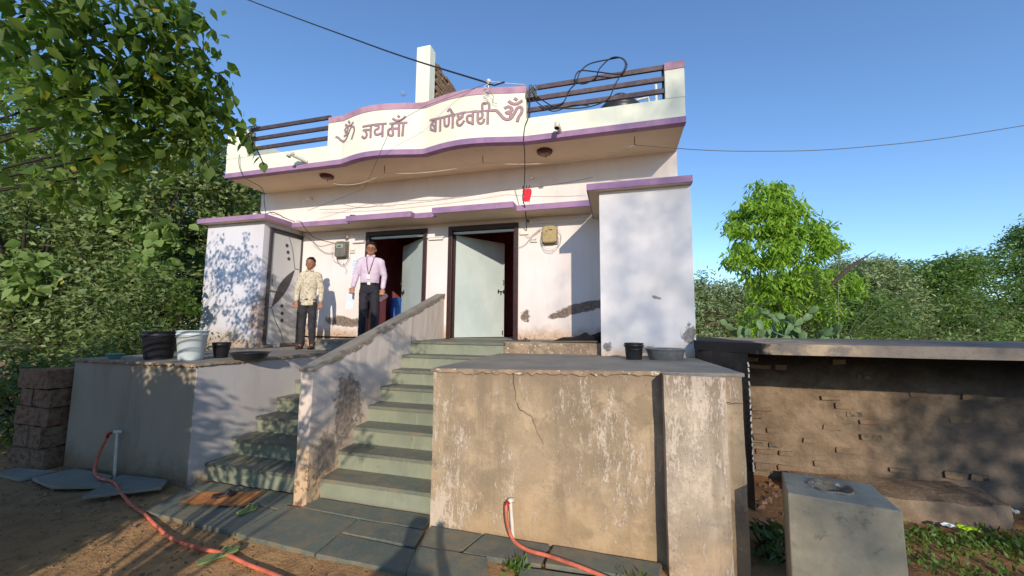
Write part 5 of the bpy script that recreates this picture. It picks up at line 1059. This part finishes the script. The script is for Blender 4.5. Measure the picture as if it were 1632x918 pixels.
# far tree line all round the plain
P = []
for k in range(150):
    a = 2*math.pi*k/150 + random.uniform(-.02,.02); r = random.uniform(60,85); P.append((r*math.cos(a), r*math.sin(a), -.5+random.uniform(0,1.4), 3.4, 3.4, random.uniform(2.0,3.6), 1.0))
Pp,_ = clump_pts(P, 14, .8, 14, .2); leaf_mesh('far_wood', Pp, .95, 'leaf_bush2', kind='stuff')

# weeds on the ground
def weeds(name, boxes, size, mat, n, up=.9, h=.05, lab=None):
    Q = []
    for x0,x1,y0,y1,w in boxes:
        m = int(n*w); c = np.stack([RNG.uniform(x0,x1,m),RNG.uniform(y0,y1,m)],1); c = np.repeat(c,6,axis=0)+RNG.normal(size=(m*6,2))*.03
        z = np.array([ground_h(a,b) for a,b in c]); Q.append(np.column_stack([c,z+RNG.random(len(z))*h]))
    return leaf_mesh(name, np.concatenate(Q), size, mat, None, up=up, droop=0, kind='stuff')
weeds('ground_weeds', [(5.15,6.5,-2.35,-1.85,1.0),(6.2,7.6,-2.3,-1.7,.7),(5.3,6.2,-2.8,-2.4,.4),(4.7,5.3,-2.8,-2.2,.15)], .05, 'leaf_grass', 150)
weeds('ground_weeds', [(2.28,2.42,-3.78,-3.68,1.0),(3.05,3.3,-3.72,-3.6,.6)], .05, 'leaf_grass', 14)
tree('weed','dark leafy weed between the plinth and the concrete block',(4.22,-3.0,-1.6),[(4.18,-3.0,-1.42,.12,.2,.14,1.0),(4.26,-2.8,-1.46,.1,.15,.10,.7)],12,.05,8,.09,'leaf_left2',r0=.01,cat='weed',shell=.1,bark='bark_dark',up=.3,droop=0)
# moon
ms = bmesh.new(); bmesh.ops.create_icosphere(ms, subdivisions=4, radius=5.6); mme = bpy.data.meshes.new('moon'); ms.to_mesh(mme); ms.free()
gm = G('moon_surface'); n_ = gm.noise(.15,4,.6); gm.fin(gm.mix(n_, lin((70,70,72)), lin((110,108,104))), 1, 0, 0)
gm.p.inputs['Emission Color'].default_value = lin((120,165,225)); gm.p.inputs['Emission Strength'].default_value = .42  # bluish glow stands in for sunlight and sky over the disc
mme.materials.append(gm.m); mo = bpy.data.objects.new('moon', mme); COL.objects.link(mo); mo.location = (-419,663,477); tag(mo,'faint pale daytime moon in the blue sky left of the white post','moon')

# ------------------------------------------------------------------ people
def ell(mb, c, r, rot=None, n=16, m=10):
    c = Vector(c); vs = []
    for j in range(1,m):
        ph = math.pi*j/m
        for i in range(n):
            th = 2*math.pi*i/n; p = Vector((r[0]*math.sin(ph)*math.cos(th), r[1]*math.sin(ph)*math.sin(th), r[2]*math.cos(ph)))
            vs.append(c + (rot @ p if rot else p))
    t = Vector((0,0,r[2])); vs += [c+(rot @ t if rot else t), c-(rot @ t if rot else t)]; k = len(vs)-2
    fs = [(j*n+i,(j+1)*n+i,(j+1)*n+(i+1)%n,j*n+(i+1)%n) for j in range(m-2) for i in range(n)]
    fs += [(k,i,(i+1)%n) for i in range(n)] + [(k+1,(m-2)*n+(i+1)%n,(m-2)*n+i) for i in range(n)]
    mb.add(vs,fs)
def loft(mb, secs, n=20):
    vs = [(cx+rx*math.cos(2*math.pi*i/n), cy+ry*math.sin(2*math.pi*i/n), cz) for cx,cy,cz,rx,ry in secs for i in range(n)]; N = len(secs)
    mb.add(vs,[(j*n+i,j*n+(i+1)%n,(j+1)*n+(i+1)%n,(j+1)*n+i) for j in range(N-1) for i in range(n)]+[tuple(range(n))[::-1],tuple(range((N-1)*n,N*n))])
def limb(mb, pts, rad, n=14):
    P = [Vector(p) for p in pts]; a = P[0]+(P[0]-P[1]).normalized()*rad[0]*.6; b = P[-1]+(P[-1]-P[-2]).normalized()*rad[-1]*.6
    mb.tube([a]+P+[b],[rad[0]*.5]+list(rad)+[rad[-1]*.5],n)
def hand(mb, w, d, side, curl=.5, s=1.0):
    """palm and five fingers from wrist w along d (unit), side = +1 / -1 for the thumb side axis"""
    w = Vector(w); d = Vector(d).normalized(); f = Vector((0,-1,0)); f = (f-d*f.dot(d)).normalized(); x = d.cross(f).normalized()
    R3 = Matrix((x,f,d)).transposed()
    ell(mb, w+d*.045*s, (.040*s,.018*s,.052*s), R3)      # across = x
    for k,(o,l) in enumerate(((-.030,.058),(-.010,.070),(.011,.074),(.031,.066))):
        p0 = w+d*.085*s+f*side*0+x*o*s; p1 = p0+d*l*.45*s+x*o*.15*s; p2 = p1+d*l*.35*s*(1-curl*.5)+Vector(f)*l*.5*curl*s; p3 = p2+d*l*.15*s*(1-curl)+Vector(f)*l*.35*curl*s
        limb(mb,[p0-d*.02*s,p1,p2,p3],[.0095*s,.009*s,.008*s,.007*s],8)
    p0 = w+d*.03*s+f*.012*s+x*side*.03*s; limb(mb,[p0,p0+f*.022*s+d*.028*s+x*side*.014*s,p0+f*.034*s+d*.056*s+x*side*.008*s],[.011*s,.010*s,.008*s],8)
def rebuild(mb, name, m, parent, vox, smooth_it=4, disp=None):
    ob = mb.build(name, m, parent, smooth=True)
    r = ob.modifiers.new('merge','REMESH'); r.mode = 'VOXEL'; r.voxel_size = vox; r.use_smooth_shade = True
    s_ = ob.modifiers.new('smooth','SMOOTH'); s_.factor = .5; s_.iterations = smooth_it
    if disp:
        tx = bpy.data.textures.get('folds') or bpy.data.textures.new('folds','CLOUDS'); tx.noise_scale = .07; tx.noise_depth = 2
        d = ob.modifiers.new('folds','DISPLACE'); d.texture = tx; d.texture_coords = 'LOCAL'; d.strength = disp; d.mid_level = .5
    return ob
def person(label, loc, rot, H, spec):
    t = thing('person', label, 'person', loc, None, rot); k = H/1.70; ORG[t.name] = Vector((0,0,0))
    S3 = lambda p: (p[0]*k,p[1]*k,p[2]*k)
    slim = spec.get('slim',1.0)
    b = MB()
    ell(b,S3((0,0,1.60)),(.080*k,.094*k,.108*k)); ell(b,S3((0,-.022,1.542)),(.062*k,.070*k,.062*k)); ell(b,S3((0,-.055,1.508)),(.028*k,.026*k,.020*k))
    ell(b,S3((0,-.094,1.570)),(.012*k,.020*k,.016*k)); limb(b,[S3((0,-.086,1.60)),S3((0,-.100,1.574))],[.008*k,.011*k],8)
    for s_ in (-1,1): ell(b,S3((s_*.082,.008,1.583)),(.010*k,.022*k,.032*k)); ell(b,S3((s_*.030,-.070,1.612)),(.022*k,.016*k,.010*k))
    limb(b,[S3((0,.012,1.42)),S3((0,.0,1.53))],[.056*k*slim,.050*k*slim])
    loft(b,[(0,.0,.93*k,.12*k,.08*k),(0,0,1.1*k,.12*k*slim,.08*k),(0,0,1.3*k,.145*k*slim,.085*k),(0,.005,1.40*k,.13*k*slim,.07*k),(0,.01,1.46*k,.06*k,.05*k)])
    for s_ in (-1,1):
        sh,el,wr = [S3(p) for p in spec['arm_r' if s_ < 0 else 'arm_l']]
        limb(b,[sh,el,wr],[.040*k,.034*k,.024*k]); d = (Vector(wr)-Vector(el)).normalized(); hd = spec.get('hand_r' if s_ < 0 else 'hand_l', d)
        hand(b,wr,hd,-s_ if not spec.get('flip') else s_,spec.get('curl',.5),k*1.02)
        hp,kn,an = [S3(p) for p in spec['leg_r' if s_ < 0 else 'leg_l']]
        limb(b,[hp,kn,an],[.07*k,.05*k,.036*k]); limb(b,[an,(an[0],an[1]-.08*k,.035*k)],[.035*k,.03*k])
    rebuild(b,'body',spec['skin'],t,.007)
    sh_ = MB(); hz = spec.get('hem',.96)
    if hz < .9: secs = [(0,0,hz,.168,.118),(0,0,hz+.1,.160,.112),(0,0,1.08,.150,.108)]
    else: secs = [(0,0,.955,.142,.098),(0,0,1.0,.158,.116),(0,-.004,1.08,.160,.118)]
    secs += [(0,-.004,1.20,.166,.116),(0,0,1.32,.176,.110),(0,.004,1.39,.160,.092),(0,.008,1.435,.105,.075),(0,.008,1.462,.064,.060)]
    loft(sh_,[(a*k,b_*k,c*k,d*k*slim,e*k*slim) for a,b_,c,d,e in secs],26)
    for s_ in (-1,1):
        sh,el,wr = [Vector(S3(p)) for p in spec['arm_r' if s_ < 0 else 'arm_l']]; limb(sh_,[sh,el,el.lerp(wr,.5),el.lerp(wr,spec.get('cuff',.94))],[.066*k*slim,.052*k,.045*k,.040*k])
        limb(sh_,[S3((s_*.08,.01,1.40)),sh],[.06*k*slim,.062*k*slim])
    sb = rebuild(sh_,'shirt',spec['shirt'],t,.011,3,.014)
    cl = MB()
    for s_ in (-1,1): cl.hexa([Vector(S3(p)) for p in ((s_*.008,-.066,1.452),(s_*.062,-.052,1.44),(s_*.070,.0,1.482),(s_*.045,-.02,1.490),(s_*.008,-.074,1.458),(s_*.064,-.060,1.446),(s_*.076,.0,1.492),(s_*.046,-.028,1.500))])
    cl.build('collar',spec['shirt'],sb)
    mb = MB()
    for z in (1.38,1.30,1.22,1.14,1.06): ell(mb,S3((0,-.121 if z < 1.35 else -.108,z)),(.006*k,.004*k,.006*k),n=8,m=6)
    mb.build('buttons','switch',sb)
    tr = MB(); loft(tr,[(0,0,.80*k,.10*k,.09*k),(0,.005,.84*k,.158*k*slim,.115*k*slim),(0,.008,.90*k,.165*k*slim,.122*k*slim),(0,0,.985*k,.150*k*slim,.108*k*slim)],24)
    for s_ in (-1,1):
        hp,kn,an = [Vector(S3(p)) for p in spec['leg_r' if s_ < 0 else 'leg_l']]; limb(tr,[hp,hp.lerp(kn,.5),kn,kn.lerp(an,.5),an+Vector((0,0,-.02*k))],[.088*k*slim,.082*k*slim,.068*k,.062*k,.058*k])
    rebuild(tr,'trousers',spec['trousers'],t,.011,3,.018)
    for s_ in (-1,1):
        an = S3(spec['leg_r' if s_ < 0 else 'leg_l'][2]); so = MB(); ell(so,(an[0]+s_*.01,an[1]-.115*k,.034*k),(.044*k,.095*k,.034*k)); ell(so,(an[0],an[1]+.005*k,.045*k),(.040*k,.065*k,.045*k)); so.box(an[0]-.036*k,an[0]+.036*k,an[1]-.16*k,an[1]+.05*k,.0,.016)
        rebuild(so,'shoe',spec['shoe'],t,.007,2)
    hr = MB(); ell(hr,S3((0,.024,1.652)),(.084*k,.092*k,.074*k)); ell(hr,S3((0,.048,1.595)),(.079*k,.068*k,.080*k)); ell(hr,S3((.02,-.040,1.698)),(.054*k,.048*k,.026*k))
    for s_ in (-1,1): ell(hr,S3((s_*.070,-.005,1.625)),(.010*k,.028*k,.038*k))
    rebuild(hr,'hair','hair',t,.008,2,.012)
    for s_ in (-1,1):
        e = MB(); ell(e,S3((s_*.029,-.0805,1.597)),(.0125*k,.008*k,.007*k),n=10,m=8); eo = e.build('eye','eye_w',t,smooth=True)
        e = MB(); ell(e,S3((s_*.029,-.0875,1.597)),(.006*k,.003*k,.006*k),n=8,m=6); e.build('iris','eye_b',eo)
        e = MB(); limb(e,[S3((s_*.014,-.090,1.614)),S3((s_*.030,-.088,1.619)),S3((s_*.046,-.078,1.613))],[.0035*k,.004*k,.0025*k],6); e.build('eyebrow','hair',t)
    e = MB(); limb(e,[S3((-.022,-.082,1.540)),S3((0,-.088,1.541)),S3((.022,-.082,1.540))],[.004*k,.006*k,.004*k],6); e.build('lips','lip',t)
    if spec.get('moustache'):
        e = MB(); limb(e,[S3((-.030,-.080,1.551)),S3((0,-.094,1.557)),S3((.030,-.080,1.551))],[.004*k,.006*k,.004*k],6); e.build('moustache','hair',t)
    if spec.get('glasses'):
        gl = MB()
        for s_ in (-1,1):
            gl.tube([S3((s_*.031+.024*math.cos(a),-.101-.000,1.597+.016*math.sin(a))) for a in np.linspace(0,2*math.pi,17)],.0028*k,6); gl.tube([S3((s_*.055,-.099,1.60)),S3((s_*.078,-.03,1.602)),S3((s_*.080,.01,1.598))],.0026*k,5)
        gl.tube([S3((-.008,-.102,1.60)),S3((.008,-.102,1.60))],.0025*k,5); gl.build('glasses','cable',t)
    if spec.get('belt'):
        e = MB(); n = 26; vs = [(.159*k*slim*math.cos(2*math.pi*i/n),.117*k*slim*math.sin(2*math.pi*i/n),z*k) for z in (.955,.99) for i in range(n)]; e.add(vs,[(i,(i+1)%n,(i+1)%n+n,i+n) for i in range(n)]); bo = e.build('belt','belt',t); MB().box(-.022*k,.022*k,-.126*k,-.118*k,.953*k,.992*k).build('buckle','steel',bo)
    if spec.get('lanyard'):
        e = MB(); P1 = [S3(p) for p in ((-.055,.0,1.475),(-.058,-.075,1.42),(-.045,-.120,1.30),(-.012,-.128,1.13))]; P2 = [S3(p) for p in ((.055,.0,1.475),(.058,-.075,1.42),(.035,-.120,1.30),(-.006,-.129,1.13))]
        e.tube(smooth_path(P1,5),.0055*k,6); e.tube(smooth_path(P2,5),.0055*k,6); lo = e.build('lanyard','lanyard',t); MB().box(-.036*k,.018*k,-.134*k,-.130*k,1.05*k,1.13*k).build('id_card','switch',lo)
    return t
man = dict(skin='skin',shirt='shirt1',trousers='trouser1',shoe='shoe',glasses=1,moustache=1,belt=1,lanyard=1,
    arm_r=((-.168,.01,1.385),(-.235,.02,1.12),(-.262,-.07,.90)),arm_l=((.168,.01,1.385),(.240,.03,1.12),(.225,-.06,.89)),
    leg_r=((-.085,0,.86),(-.095,-.01,.47),(-.105,.0,.085)),leg_l=((.085,0,.86),(.100,-.02,.47),(.115,-.01,.085)),curl=.8)
pman = person('bespectacled man in a lavender shirt with a lanyard standing at the left door',(-1.16,-.72,-.019),.50,1.705,man)
top(MB().obox((-1.49,-.80,.66),.13,.012,.30,.6,.08,.05),'paper_sheet','paper','pale folded paper hanging from the man\'s right hand','paper')
boy = dict(skin='skin2',shirt='shirt2',trousers='trouser2',shoe='brown_rubber',slim=.88,hem=.80,
    arm_r=((-.150,.01,1.385),(-.205,.02,1.11),(-.200,-.03,.88)),arm_l=((.150,.01,1.385),(.215,.02,1.11),(.225,-.04,.87)),
    leg_r=((-.075,0,.86),(-.085,-.01,.47),(-.09,.0,.085)),leg_l=((.075,0,.86),(.09,-.03,.47),(.115,-.02,.085)),curl=.75)
person('teenage boy in a beige printed shirt standing by the carved white door',(-2.40,-.78,-.204),.45,1.66,boy)
pho = dict(skin='skin',shirt='shirt2',trousers='trouser2',shoe='shoe',
    arm_r=((-.168,-.01,1.385),(-.34,-.16,1.24),(-.11,-.36,1.44)),arm_l=((.168,-.01,1.385),(.34,-.16,1.24),(.11,-.36,1.44)),
    leg_r=((-.085,0,.86),(-.11,-.02,.47),(-.13,.0,.085)),leg_l=((.085,0,.86),(.11,-.02,.47),(.13,-.01,.085)),hand_r=Vector((.2,-.1,1)),hand_l=Vector((-.2,-.1,1)),curl=.7)
person('person behind the camera whose raised arms cast the shadow on the lowest step',(2.86,-7.12,-1.525),math.pi,1.52,pho)
